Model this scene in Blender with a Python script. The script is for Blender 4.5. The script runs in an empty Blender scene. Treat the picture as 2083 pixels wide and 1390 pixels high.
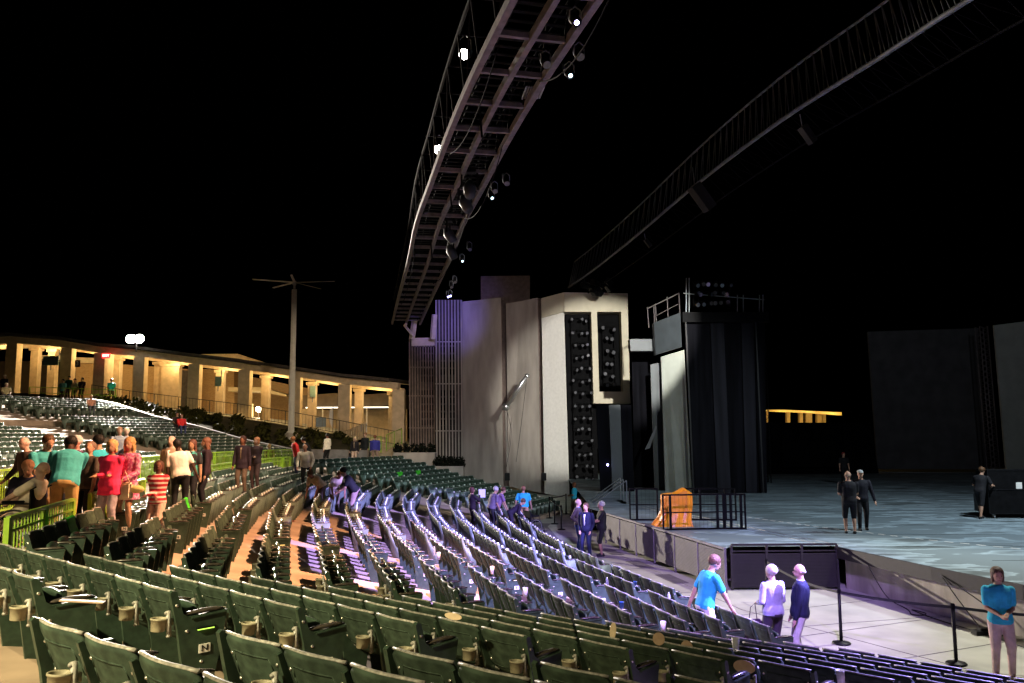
import bpy, bmesh, math, random
from mathutils import Vector, Matrix, Euler
random.seed(7)
S = bpy.context.scene
COL = S.collection
R = math.radians
V = Vector
# ---------------------------------------------------------------- camera
FPX, PW, PH, EYE = 1686.0, 2083.0, 1390.0, 4.0
PITCH, ROLL = math.atan(190 / 1686.0), R(0.4)
FW = V((0, math.cos(PITCH), math.sin(PITCH)))
_u = V((0, -math.sin(PITCH), math.cos(PITCH))); _r = V((1, 0, 0))
RT = _r * math.cos(ROLL) - _u * math.sin(ROLL)
UP = _r * math.sin(ROLL) + _u * math.cos(ROLL)
cam = bpy.data.cameras.new('camera'); co = bpy.data.objects.new('camera', cam); COL.objects.link(co)
m = Matrix((RT, UP, -FW)).transposed().to_4x4(); m.translation = V((0, 0, EYE)); co.matrix_world = m
cam.sensor_width = 36; cam.lens = 36 * FPX / PW; cam.clip_end = 2000; cam.clip_start = 0.05
S.camera = co


def ray(px, py):
    return FW + RT * ((px - PW / 2) / FPX) + UP * ((PH / 2 - py) / FPX)


def G(px, py, z):
    d = ray(px, py); t = (z - EYE) / d.z
    return V((0, 0, EYE)) + d * t


def P(px, py, Y):
    d = ray(px, py); t = Y / d.y
    return V((0, 0, EYE)) + d * t


def proj(p):
    v = p - V((0, 0, EYE)); d = v.dot(FW)
    if d < 0.05:
        return None
    return (PW / 2 + FPX * v.dot(RT) / d, PH / 2 - FPX * v.dot(UP) / d, d)


# ---------------------------------------------------------------- materials
def mat(name, col, rough=0.6, metal=0.0, noise=0.0, scale=8.0, bump=0.0, col2=None, coat=0.0, spec=0.5, emit=None, es=0.0, alpha=1.0, trans=0.0, stretch=None, detail=4.0, ramp=None):
    mt = bpy.data.materials.new(name); mt.use_nodes = True
    nt = mt.node_tree; b = nt.nodes['Principled BSDF']
    b.inputs['Base Color'].default_value = (*col, 1); b.inputs['Roughness'].default_value = rough
    b.inputs['Metallic'].default_value = metal; b.inputs['Specular IOR Level'].default_value = spec
    b.inputs['Coat Weight'].default_value = coat
    if alpha < 1: b.inputs['Alpha'].default_value = alpha
    if trans: b.inputs['Transmission Weight'].default_value = trans
    if emit:
        b.inputs['Emission Color'].default_value = (*emit, 1); b.inputs['Emission Strength'].default_value = es
    if noise or col2 or bump:
        tc = nt.nodes.new('ShaderNodeTexCoord'); n = nt.nodes.new('ShaderNodeTexNoise')
        n.inputs['Scale'].default_value = scale; n.inputs['Detail'].default_value = detail
        src = tc.outputs['Object']
        if stretch:
            mp = nt.nodes.new('ShaderNodeMapping'); mp.inputs['Scale'].default_value = stretch[:3]
            if len(stretch) > 3: mp.inputs['Rotation'].default_value = (0, 0, stretch[3])
            nt.links.new(src, mp.inputs['Vector']); src = mp.outputs['Vector']
        nt.links.new(src, n.inputs['Vector'])
        r = nt.nodes.new('ShaderNodeValToRGB')
        lo, hi = ramp or (0.35, 0.65)
        r.color_ramp.elements[0].position = lo; r.color_ramp.elements[1].position = hi
        c1 = tuple(c * (1 - noise) for c in col); c2 = col2 or tuple(min(1, c * (1 + noise)) for c in col)
        r.color_ramp.elements[0].color = (*c1, 1); r.color_ramp.elements[1].color = (*c2, 1)
        nt.links.new(n.outputs['Fac'], r.inputs['Fac']); nt.links.new(r.outputs['Color'], b.inputs['Base Color'])
        if bump:
            bp = nt.nodes.new('ShaderNodeBump'); bp.inputs['Strength'].default_value = bump; bp.inputs['Distance'].default_value = 0.02
            nt.links.new(n.outputs['Fac'], bp.inputs['Height']); nt.links.new(bp.outputs['Normal'], b.inputs['Normal'])
    return mt


M = {}
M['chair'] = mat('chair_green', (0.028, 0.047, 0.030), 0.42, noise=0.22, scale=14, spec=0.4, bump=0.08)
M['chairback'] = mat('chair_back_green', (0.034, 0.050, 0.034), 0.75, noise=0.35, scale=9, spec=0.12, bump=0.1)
M['chairfar'] = mat('far_seat_lit_green', (0.085, 0.112, 0.085), 0.4, noise=0.3, scale=3, spec=0.5)  # paler copy of the chair green, glancing light put into the colour
M['dot'] = mat('seat_glint', (0.75, 0.73, 0.66), 0.3, noise=0.1, scale=40, spec=0.8)  # near-white spots painted as the highlights on far seats
M['arm'] = mat('arm_gloss', (0.05, 0.04, 0.032), 0.26, spec=0.5, noise=0.3, scale=20)
M['edge'] = mat('glint_edge', (0.26, 0.24, 0.21), 0.5, noise=0.4, scale=30, spec=0.6)  # pale brown edge with the seat-top glints put into its colour
M['bolt'] = mat('bolt', (0.6, 0.57, 0.5), 0.25, metal=0.8, noise=0.1, scale=50)
M['cup'] = mat('cup_holder', (0.22, 0.19, 0.125), 0.6, noise=0.15, scale=20)
M['plate'] = mat('row_plate', (0.72, 0.68, 0.62), 0.5, noise=0.06, scale=30)
M['black'] = mat('black_matte', (0.004, 0.004, 0.0045), 0.9, spec=0.1, noise=0.3, scale=6)
M['blackm'] = mat('black_metal', (0.006, 0.006, 0.007), 0.5, spec=0.2, metal=0.0, noise=0.3, scale=10)
M['letter'] = mat('letter_black', (0.01, 0.01, 0.01), 0.6)
M['conc'] = mat('bowl_concrete', (0.34, 0.245, 0.175), 0.85, spec=0.2, noise=0.22, scale=1.3, bump=0.15, detail=8)
M['concwet'] = mat('front_concrete', (0.42, 0.41, 0.34), 0.6, noise=0.16, scale=0.9, bump=0.1, detail=9)
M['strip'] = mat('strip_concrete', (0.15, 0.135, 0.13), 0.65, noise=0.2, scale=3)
M['pitwall'] = mat('pit_wall', (0.33, 0.30, 0.25), 0.75, noise=0.3, scale=2.4, stretch=(1, 1, 0.35), bump=0.15, detail=8)
M['ground'] = mat('ground_dark', (0.03, 0.028, 0.018), 0.95, spec=0.03, noise=0.4, scale=0.4)
M['fence'] = mat('fence_green', (0.23, 0.38, 0.03), 0.4, noise=0.12, scale=12, spec=0.5)
M['fencedk'] = mat('rail_brown', (0.05, 0.045, 0.03), 0.4, noise=0.2, scale=12)
M['pier'] = mat('pergola_cream', (0.55, 0.43, 0.27), 0.7, noise=0.12, scale=2.5, bump=0.1)
M['roof'] = mat('roof_dark', (0.05, 0.04, 0.035), 0.8, noise=0.3, scale=4)
M['soffit'] = mat('soffit_cream', (0.55, 0.46, 0.3), 0.7, noise=0.08, scale=3)
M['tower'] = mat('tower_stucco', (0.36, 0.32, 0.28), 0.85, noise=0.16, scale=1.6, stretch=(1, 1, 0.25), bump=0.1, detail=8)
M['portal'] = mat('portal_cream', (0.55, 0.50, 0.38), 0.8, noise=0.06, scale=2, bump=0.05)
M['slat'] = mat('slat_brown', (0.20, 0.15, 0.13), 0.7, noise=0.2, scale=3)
M['steel'] = mat('truss_steel', (0.15, 0.135, 0.14), 0.6, metal=0.1, noise=0.25, scale=5)
M['steelbl'] = mat('truss_bluish', (0.17, 0.19, 0.20), 0.5, metal=0.1, noise=0.2, scale=5)
M['alu'] = mat('aluminium', (0.6, 0.6, 0.6), 0.3, metal=0.9, noise=0.1, scale=20)
M['white'] = mat('white_paint', (0.75, 0.73, 0.68), 0.45, noise=0.05, scale=6)
M['curtain'] = mat('curtain_black', (0.004, 0.004, 0.0055), 0.95, spec=0.03, noise=0.4, scale=1.2, stretch=(3, 3, 0.2))
M['curt2'] = mat('curtain_grey', (0.011, 0.011, 0.015), 0.9, noise=0.3, scale=1.2, stretch=(3, 3, 0.2), spec=0.1)
M['grey'] = mat('panel_grey', (0.035, 0.042, 0.048), 0.55, noise=0.12, scale=2)
M['paleg'] = mat('panel_pale', (0.36, 0.38, 0.34), 0.75, noise=0.08, scale=1.5)
M['screen'] = mat('screen_grey', (0.10, 0.10, 0.105), 0.9, spec=0.1, noise=0.15, scale=1.0)
M['orange'] = mat('orange_tarp', (0.85, 0.30, 0.012), 0.38, noise=0.12, scale=4, spec=0.5, bump=0.15)
M['mesh'] = mat('mesh_panel', (0.05, 0.043, 0.043), 0.55, noise=0.15, scale=10)
M['meshdk'] = mat('mesh_panel_dark', (0.014, 0.012, 0.011), 0.6, noise=0.15, scale=10)
M['lampglass'] = mat('lamp_glow', (1, 1, 1), 0.3, emit=(1.0, 0.78, 0.52), es=60)
M['lampwhite'] = mat('lamp_glow_white', (1, 1, 1), 0.3, emit=(1.0, 0.93, 0.85), es=40)
M['lampviolet'] = mat('lamp_glow_violet', (1, 1, 1), 0.3, emit=(0.45, 0.4, 1.0), es=30)
M['lampteal'] = mat('lamp_glow_teal', (1, 1, 1), 0.3, emit=(0.55, 0.9, 1.0), es=5)
M['lensdim'] = mat('lens_dim', (0.10, 0.10, 0.11), 0.12, spec=0.9, noise=0.2, scale=9)
M['windowlit'] = mat('window_lit', (1, 0.9, 0.6), 0.4, emit=(1.0, 0.78, 0.3), es=1.6)
M['strip_light'] = mat('strip_lit', (1, 1, 1), 0.4, emit=(1.0, 0.92, 0.75), es=2.5)
M['aislelamp'] = mat('aisle_lamp', (1, 1, 1), 0.4, emit=(0.55, 0.95, 0.08), es=2.0)
M['aislelampw'] = mat('aisle_lamp_warm', (1, 1, 1), 0.4, emit=(1.0, 0.6, 0.15), es=3.0)
M['exitred'] = mat('exit_red', (0.6, 0.02, 0.02), 0.4, emit=(1.0, 0.03, 0.03), es=3.0)
M['exitlet'] = mat('exit_letters', (1, 1, 1), 0.4, emit=(1.0, 0.75, 0.6), es=4.0)
M['tealsign'] = mat('teal_sign', (0.16, 0.26, 0.22), 0.5, noise=0.1, scale=8)
M['bluesign'] = mat('blue_sign', (0.12, 0.18, 0.28), 0.5, noise=0.1, scale=8)
M['redsign'] = mat('red_sign', (0.35, 0.03, 0.03), 0.5, noise=0.1, scale=8)
M['leaf'] = mat('leaf', (0.040, 0.040, 0.010), 0.8, spec=0.08, noise=0.5, scale=4)
M['leafdk'] = mat('leaf_dark', (0.010, 0.012, 0.008), 0.9, spec=0.05, noise=0.5, scale=4)
M['wood'] = mat('bark', (0.06, 0.04, 0.025), 0.8, noise=0.3, scale=9)
M['tent'] = mat('tent_canvas', (0.12, 0.09, 0.06), 0.8, noise=0.15, scale=2)
M['tan'] = mat('tan_card', (0.62, 0.46, 0.30), 0.6, noise=0.08, scale=20)
M['tan2'] = mat('tan_print', (0.40, 0.26, 0.17), 0.6, noise=0.1, scale=20)
M['papercup'] = mat('paper_cup', (0.78, 0.76, 0.74), 0.5, noise=0.05, scale=30)
M['bluecup'] = mat('blue_cup', (0.05, 0.2, 0.65), 0.4, noise=0.1, scale=20)
M['redcup'] = mat('red_print', (0.5, 0.10, 0.06), 0.5, noise=0.2, scale=25)
M['plastic'] = mat('clear_plastic', (0.75, 0.82, 0.9), 0.12, trans=0.6, spec=0.6)
M['limegreen'] = mat('lime_sheet', (0.06, 0.62, 0.02), 0.6, noise=0.08, scale=6)
M['rubber'] = mat('rubber', (0.01, 0.01, 0.01), 0.7, noise=0.2, scale=15)


def vary(m, lo=0.72, hi=1.3):      # each seat a little lighter or darker: old and new paint
    nt = m.node_tree; b = nt.nodes['Principled BSDF']; lk = b.inputs['Base Color'].links[0]; src = lk.from_socket
    oi = nt.nodes.new('ShaderNodeObjectInfo'); mr = nt.nodes.new('ShaderNodeMapRange'); mr.inputs['To Min'].default_value = lo; mr.inputs['To Max'].default_value = hi
    nt.links.new(oi.outputs['Random'], mr.inputs['Value']); vm = nt.nodes.new('ShaderNodeVectorMath'); vm.operation = 'SCALE'
    nt.links.new(src, vm.inputs[0]); nt.links.new(mr.outputs['Result'], vm.inputs['Scale']); nt.links.new(vm.outputs['Vector'], b.inputs['Base Color'])


for k_ in ('chairback', 'edge', 'cup'): vary(M[k_])
M['brick'] = None


def brickmat(name, c1, c2, mortar, sc=3.0):
    mt = bpy.data.materials.new(name); mt.use_nodes = True; nt = mt.node_tree; b = nt.nodes['Principled BSDF']
    tc = nt.nodes.new('ShaderNodeTexCoord'); mp = nt.nodes.new('ShaderNodeMapping'); mp.inputs['Rotation'].default_value = (R(90), 0, 0)
    br = nt.nodes.new('ShaderNodeTexBrick'); br.inputs['Scale'].default_value = sc
    br.inputs['Color1'].default_value = (*c1, 1); br.inputs['Color2'].default_value = (*c2, 1); br.inputs['Mortar'].default_value = (*mortar, 1)
    br.inputs['Mortar Size'].default_value = 0.012
    nt.links.new(tc.outputs['Object'], mp.inputs['Vector']); nt.links.new(mp.outputs['Vector'], br.inputs['Vector'])
    nt.links.new(br.outputs['Color'], b.inputs['Base Color']); b.inputs['Roughness'].default_value = 0.85
    return mt


M['brick'] = brickmat('tan_brick', (0.42, 0.27, 0.12), (0.34, 0.21, 0.09), (0.45, 0.33, 0.2))


# ---------------------------------------------------------------- mesh builder
class MB:
    def __init__(s):
        s.v = []; s.f = []; s.mi = []; s.cur = 0

    def add(s, vs, fs, T=None):
        o = len(s.v)
        s.v += [tuple(T @ V(p)) if T is not None else tuple(p) for p in vs]
        s.f += [tuple(i + o for i in f) for f in fs]; s.mi += [s.cur] * len(fs)
        return s

    def box(s, x0, x1, y0, y1, z0, z1, T=None):
        vs = [(x, y, z) for z in (z0, z1) for y in (y0, y1) for x in (x0, x1)]
        return s.add(vs, [(0, 2, 3, 1), (4, 5, 7, 6), (0, 1, 5, 4), (2, 6, 7, 3), (0, 4, 6, 2), (1, 3, 7, 5)], T)

    def bar(s, a, b, w, h=None, up=V((0, 0, 1))):
        a, b = V(a), V(b); h = h or w; d = (b - a)
        if d.length < 1e-6: return s
        d.normalize()
        x = d.cross(up)
        if x.length < 1e-4: x = d.cross(V((1, 0, 0)))
        x.normalize(); y = x.cross(d)
        vs = []
        for p in (a, b):
            for i, j in ((-1, -1), (1, -1), (1, 1), (-1, 1)):
                vs.append(p + x * (i * w / 2) + y * (j * h / 2))
        return s.add(vs, [(0, 3, 2, 1), (4, 5, 6, 7), (0, 1, 5, 4), (1, 2, 6, 5), (2, 3, 7, 6), (3, 0, 4, 7)])

    def tube(s, pts, r, n=8, r2=None):
        pts = [V(p) for p in pts]; rings = []; px = None
        for k, p in enumerate(pts):
            d = (pts[min(k + 1, len(pts) - 1)] - pts[max(k - 1, 0)])
            if d.length < 1e-7: d = V((0, 0, 1))
            d.normalize()
            x = px - d * px.dot(d) if px is not None else d.cross(V((0, 0, 1)))
            if x.length < 1e-3: x = d.cross(V((1, 0, 0)))
            x.normalize(); px = x; y = d.cross(x)
            rr = r if r2 is None else r + (r2 - r) * k / max(1, len(pts) - 1)
            if isinstance(r, (list, tuple)): rr = r[k]
            rings.append([p + x * (rr * math.cos(2 * math.pi * j / n)) + y * (rr * math.sin(2 * math.pi * j / n)) for j in range(n)])
        vs = [q for g in rings for q in g]; fs = []
        for k in range(len(pts) - 1):
            for j in range(n):
                fs.append((k * n + j, k * n + (j + 1) % n, (k + 1) * n + (j + 1) % n, (k + 1) * n + j))
        fs.append(tuple(range(n - 1, -1, -1))); fs.append(tuple((len(pts) - 1) * n + j for j in range(n)))
        return s.add(vs, fs)

    def lathe(s, prof, n=14, T=None):
        vs = []; fs = []
        for r, z in prof:
            for j in range(n):
                a = 2 * math.pi * j / n; vs.append((r * math.cos(a), r * math.sin(a), z))
        for k in range(len(prof) - 1):
            for j in range(n):
                fs.append((k * n + j, k * n + (j + 1) % n, (k + 1) * n + (j + 1) % n, (k + 1) * n + j))
        fs.append(tuple(range(n - 1, -1, -1))); fs.append(tuple((len(prof) - 1) * n + j for j in range(n)))
        return s.add(vs, fs, T)

    def prism(s, poly, x0, x1, T=None):      # polygon in (y,z), extruded along x
        n = len(poly); vs = [(x0, y, z) for y, z in poly] + [(x1, y, z) for y, z in poly]
        fs = [tuple(range(n - 1, -1, -1)), tuple(range(n, 2 * n))] + [(i, (i + 1) % n, n + (i + 1) % n, n + i) for i in range(n)]
        return s.add(vs, fs, T)

    def slab(s, poly, z0, z1):               # polygon in (x,y)
        n = len(poly); vs = [(p[0], p[1], z0) for p in poly] + [(p[0], p[1], z1) for p in poly]
        return s.add(vs, [tuple(range(n - 1, -1, -1)), tuple(range(n, 2 * n))] + [(i, (i + 1) % n, n + (i + 1) % n, n + i) for i in range(n)])

    def ball(s, c, r, n=10, m=7, T=None):
        c = V(c); r = V(r) if not isinstance(r, (int, float)) else V((r, r, r)); vs = []; fs = []
        for k in range(1, m):
            t = math.pi * k / m
            for j in range(n):
                a = 2 * math.pi * j / n
                vs.append((c.x + r.x * math.sin(t) * math.cos(a), c.y + r.y * math.sin(t) * math.sin(a), c.z + r.z * math.cos(t)))
        top = len(vs); vs.append((c.x, c.y, c.z + r.z)); vs.append((c.x, c.y, c.z - r.z))
        for k in range(m - 2):
            for j in range(n):
                fs.append((k * n + j, (k + 1) * n + j, (k + 1) * n + (j + 1) % n, k * n + (j + 1) % n))
        for j in range(n):
            fs.append((top, j, (j + 1) % n)); fs.append((top + 1, (m - 2) * n + (j + 1) % n, (m - 2) * n + j))
        return s.add(vs, fs, T)

    def mesh(s, name, mats, smooth=False):
        me = bpy.data.meshes.new(name); me.from_pydata(s.v, [], s.f)
        if not isinstance(mats, (list, tuple)): mats = [mats]
        for q in mats: me.materials.append(q)
        me.polygons.foreach_set('material_index', s.mi)
        if smooth: me.polygons.foreach_set('use_smooth', [True] * len(me.polygons))
        me.update()
        return me

    def obj(s, name, mats, parent=None, smooth=False, bevel=0, fixn=True):
        me = s.mesh(name, mats, smooth)
        if fixn:
            bm = bmesh.new(); bm.from_mesh(me); bmesh.ops.recalc_face_normals(bm, faces=bm.faces)
            if bevel:
                bmesh.ops.bevel(bm, geom=bm.edges[:], offset=bevel, segments=2, affect='EDGES', clamp_overlap=True)
            bm.to_mesh(me); bm.free()
        o = bpy.data.objects.new(name, me); COL.objects.link(o)
        if parent: o.parent = parent
        return o


def tag(o, label=None, cat=None, group=None, kind=None):
    if label: o['label'] = label
    if cat: o['category'] = cat
    if group: o['group'] = group
    if kind: o['kind'] = kind
    return o


def thing(name, label, cat, loc=(0, 0, 0), rz=0, group=None):
    o = bpy.data.objects.new(name, None); COL.objects.link(o); o.location = loc; o.rotation_euler = (0, 0, rz)
    o.empty_display_size = 0.2
    return tag(o, label, cat, group)


def inst(me, name, parent, mat4=None):
    o = bpy.data.objects.new(name, me); COL.objects.link(o); o.parent = parent
    if mat4 is not None: o.matrix_local = mat4
    return o


def textmesh(s, size, depth=0.002):
    cu = bpy.data.curves.new('txt', 'FONT'); cu.body = s; cu.size = size; cu.extrude = depth; cu.align_x = 'CENTER'; cu.align_y = 'CENTER'; cu.offset = size * 0.02
    o = bpy.data.objects.new('txt', cu); COL.objects.link(o)
    dg = bpy.context.evaluated_depsgraph_get(); me = bpy.data.meshes.new_from_object(o.evaluated_get(dg))
    vs = [tuple(v.co) for v in me.vertices]; fs = [tuple(p.vertices) for p in me.polygons]
    bpy.data.objects.remove(o); bpy.data.curves.remove(cu); bpy.data.meshes.remove(me)
    return vs, fs


# ---------------------------------------------------------------- bowl layout
LET = 'ABCDEFGHJKLMNOPQRSTUVWXYZ'


def tn(th):
    a = R(th); return V((-math.cos(a), math.sin(a), 0)), V((math.sin(a), math.cos(a), 0))


def inter(thA, cA, thB, cB):
    (_, a), (_, b) = tn(thA), tn(thB); det = a.x * b.y - a.y * b.x
    return V(((cA * b.y - a.y * cB) / det, (a.x * cB - b.x * cA) / det, 0))


THB, THA, THZ = 39.5, 43.5, 75.0
cB = lambda i: 12.9 - 0.84 * i
cA = lambda i: 12.45 - 0.80 * i
cZ = lambda i: 7.65 - 0.89 * i
DZ = 0.89


LIFT, CS = 0.17, 0.80      # first riser above the concourse; seat height factor


def zf(i):
    if i < 0: return 0.0
    if i <= 12.8: return LIFT + 0.155 * i + 0.001 * i * i
    if i <= 15.8: return LIFT + 2.148
    if i <= 30: return LIFT + 2.148 + 0.168 * (i - 15.8)
    return LIFT + 4.53 + 0.25 + 0.168 * (i - 30)


HEAD = [75, 75, 77, 80, 83, 87, 99, 112, 112]
SLEN = [None, 4.1, 3.95, 4.0, 4.0, 4.2, 1.6, 5.0]
V0 = [inter(THA, cA(0), THZ, cZ(0))]
_t, _n = tn(75)
V0.append(_t * 15.65 + _n * cZ(0))
for k in range(1, 8):
    V0.append(V0[-1] + tn(HEAD[k])[0] * SLEN[k])
# V0[k], k=0..8 : vertices of row 0; section k runs V0[k] -> V0[k+1] with HEAD[k]


def corner(k, i):
    if k == 0: return inter(THA, cA(i), THZ, cZ(i))
    if k == 8:
        if i < 13: return V0[8] + V((-0.70, 0.47, 0)) * i
        t, n = tn(112); a = corner(7, i); A_, B_ = V((-13.2, 48.5, 0)), V((-26.5, 54.0, 0)); d = B_ - A_; m_ = V((d.y, -d.x, 0))
        return a + t * ((A_ - a).dot(m_) / t.dot(m_))
    n1, n2 = tn(HEAD[k - 1])[1], tn(HEAD[k])[1]; b = (n1 + n2); b.normalize()
    return V0[k] - b * (DZ * i / b.dot(n1))


def tA0(i): return 0.46 * i + 0.71


chairs = []      # (pos, theta, section name, row, k, endflags, i)


def put(pos, th, sec, i, k, e0, e1, n):
    chairs.append(dict(p=pos, th=th, sec=sec, i=i, k=k, e0=e0, e1=e1, n=n))


PITCHC = 0.57
for i in range(0, 16):
    # block A (8 seats) and block B
    t, n = tn(THA); c = cA(i)
    for k in range(8):
        put(n * c + t * (tA0(i) + PITCHC * (k + 0.5)), THA, 'A', i, k, k == 0, k == 7, 8)
    t, n = tn(THB); c = cB(i); tB = 0.53 * i - 1.78
    for k in range(22):
        if k == 11: continue
        put(n * c + t * (tB - PITCHC * (k + 0.5)), THB, 'B', i, k, False, k == 0, 22)
for i in list(range(0, 13)) + list(range(16, 30)) + list(range(31, 36)):
    for k in (0, 1, 2, 3, 4, 5, 7):
        a, b = corner(k, i), corner(k + 1, i); L = (b - a).length; t = (b - a).normalized(); th = HEAD[k]
        gap0, gap1 = 0.35, 0.35
        if k == 0: gap0 = 0.75
        if k == 7: gap0, gap1 = 0.1, 0.2
        nn = int((L - gap0 - gap1 + 0.12) / PITCHC)
        if k == 0 and i < 13: nn = min(nn, 7)
        st = L - gap1 - nn * PITCHC if k != 7 else gap0
        th = math.degrees(math.atan2(t.y, -t.x))
        for q in range(nn):
            pos = a + t * (st + PITCHC * (q + 0.5))
            if i > 15 and pos.x < -46: continue
            put(pos, th, 'ZSTUVW-X'[k] if k < 8 else 'X', i, q, q == 0, q == nn - 1, nn)
for c in chairs:
    c['p'].z = zf(c['i']); pr = proj(c['p'] + V((0, 0, 0.6))); c['d'] = 1e9
    if pr and -60 < pr[0] < PW + 60 and pr[1] < PH + 330: c['d'] = pr[2]
chairs = [c for c in chairs if c['d'] < 1e8]
chairs.sort(key=lambda c: c['d'])
# drop chairs where people or aisles stand in the photograph (front aisle) - none
IND = [c for c in chairs if c['d'] > 2.2][:300]
REST = [c for c in chairs if c['d'] > 2.2][300:]

# ---------------------------------------------------------------- chair meshes
def backgrid(nx, nz, yoff, grow=0.0):
    g = []
    for b in range(nz + 1):
        v = b / nz; row = []
        for a in range(nx + 1):
            u = a / nx * 2 - 1
            w = 0.268 - 0.022 * (1 - v) ** 2 * 1.5 - (0.03 if v == 1 and abs(u) == 1 else 0)
            z = 0.34 + 0.51 * v - 0.012 * abs(u) ** 3 * (v > 0.8)
            y = 0.155 * (1 - v) ** 1.15 + 0.045 * u * u - 0.03 + yoff - 0.03 * (v - 0.55) * (v < 0.55) * 0
            if v < 0.25: y += (0.25 - v) * 0.22
            row.append((u * w, y, z))
        g.append(row)
    return g


def shell(mb, f, b):
    nz, nx = len(f) - 1, len(f[0]) - 1; W = nx + 1
    vs = [p for r in f for p in r] + [p for r in b for p in r]; o = (nz + 1) * W; fs = []
    for j in range(nz):
        for i in range(nx):
            fs.append((j * W + i, j * W + i + 1, (j + 1) * W + i + 1, (j + 1) * W + i))
            fs.append((o + j * W + i, o + (j + 1) * W + i, o + (j + 1) * W + i + 1, o + j * W + i + 1))
    for i in range(nx):
        fs.append((i, o + i, o + i + 1, i + 1)); q = nz * W
        fs.append((q + i, q + i + 1, o + q + i + 1, o + q + i))
    for j in range(nz):
        fs.append((j * W, (j + 1) * W, o + (j + 1) * W, o + j * W)); q = nx
        fs.append((j * W + q, o + j * W + q, o + (j + 1) * W + q, (j + 1) * W + q))
    mb.add(vs, fs)


def mesh_back():
    mb = MB(); mb.cur = 0
    shell(mb, backgrid(10, 12, 0.0), backgrid(10, 12, 0.028))
    # raised rib on the rear: a moulded panel outline, as strips proud of the back
    def yb(x, z):
        v = (z - 0.34) / 0.51; u = x / 0.25
        y = 0.155 * (1 - v) ** 1.15 + 0.045 * u * u - 0.03
        if v < 0.25: y += (0.25 - v) * 0.22
        return y
    mb.cur = 0
    path = [(-0.17, 0.735), (-0.06, 0.737), (0.06, 0.737), (0.17, 0.735)]
    for (x0, z0), (x1, z1) in zip(path, path[1:]): mb.bar((x0, yb(x0, z0) - 0.002, z0), (x1, yb(x1, z1) - 0.002, z1), 0.008, 0.012)
    for sg in (-1, 1):
        pp = [(0.17, 0.735), (0.185, 0.65), (0.20, 0.55), (0.20, 0.44)]
        for (x0, z0), (x1, z1) in zip(pp, pp[1:]): mb.bar((sg * x0, yb(x0, z0) - 0.002, z0), (sg * x1, yb(x1, z1) - 0.002, z1), 0.006, 0.008)
    pp = [(-0.2, 0.445), (-0.1, 0.438), (0.1, 0.438), (0.2, 0.445)]
    for (x0, z0), (x1, z1) in zip(pp, pp[1:]): mb.bar((x0, yb(x0, z0) - 0.002, z0), (x1, yb(x1, z1) - 0.002, z1), 0.006, 0.008)
    mb.cur = 2      # rolled top edge, its glints painted pale
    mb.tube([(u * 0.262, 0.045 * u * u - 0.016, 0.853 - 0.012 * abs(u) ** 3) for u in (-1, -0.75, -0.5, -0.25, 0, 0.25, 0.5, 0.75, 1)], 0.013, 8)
    mb.cur = 3
    for x in (-0.222, 0.222):
        for z in (0.70, 0.50): mb.ball((x, yb(x, z) - 0.004, z), (0.013, 0.008, 0.013), 8, 5)
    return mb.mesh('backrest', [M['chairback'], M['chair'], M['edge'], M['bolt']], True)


def mesh_seat():
    mb = MB()

    def g(off):
        out = []
        for b in range(7):
            v = b / 6; row = []
            for a in range(9):
                u = a / 8 * 2 - 1; w = 0.215 - 0.03 * v * v
                row.append((u * w, 0.235 - 0.03 * v + 0.05 * math.sin(v * 3.1) * (1 - u * u) + off, 0.33 + 0.36 * v - 0.02 * u * u * v))
            out.append(row)
        return out
    shell(mb, g(0.0), g(0.03)); mb.cur = 1
    mb.ball((0, 0.315, 0.56), (0.022, 0.012, 0.022), 8, 5)
    mb.tube([(-0.19, 0.225, 0.36), (-0.27, 0.215, 0.37)], 0.016, 8); mb.tube([(0.19, 0.225, 0.36), (0.27, 0.215, 0.37)], 0.016, 8)
    return mb.mesh('seat', [M['chair'], M['bolt']], True)


LEGP = [(0.16, -0.09), (0.34, -0.09), (0.385, 0.30), (0.42, 0.60), (0.10, 0.60), (0.02, 0.80), (-0.005, 0.79), (0.09, 0.45)]
ENDP = [(0.12, -0.09), (0.33, -0.09), (0.40, 0.30), (0.44, 0.615), (0.13, 0.60), (0.085, 0.64), (0.035, 0.845), (0.0, 0.86), (-0.02, 0.84), (0.045, 0.50), (0.085, 0.20)]


def mesh_leg():
    mb = MB(); mb.prism(LEGP, 0.262, 0.29); mb.cur = 1
    mb.ball((0.262, 0.20, 0.36), (0.02, 0.02, 0.02), 8, 5)
    return mb.mesh('leg', [M['chair'], M['bolt']])


def mesh_end(sx):
    mb = MB(); x0, x1 = (0.272, 0.31) if sx > 0 else (-0.31, -0.272); mb.prism(ENDP, x0, x1)
    mb.cur = 1; x = x1 if sx > 0 else x0
    for y, z in ((0.035, 0.72), (0.12, 0.47), (0.24, 0.17)): mb.ball((x, y, z), (0.006, 0.014, 0.014), 8, 5)
    mb.cur = 0
    if sx > 0: mb.bar((x + 0.004, 0.15, 0.585), (x + 0.004, 0.42, 0.60), 0.012, 0.014)
    else: mb.bar((x - 0.004, 0.15, 0.585), (x - 0.004, 0.42, 0.60), 0.012, 0.014)
    me = mb.mesh('end_panel', [M['chair'], M['bolt']])
    bm = bmesh.new(); bm.from_mesh(me); bmesh.ops.recalc_face_normals(bm, faces=bm.faces); bm.to_mesh(me); bm.free()
    return me


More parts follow.
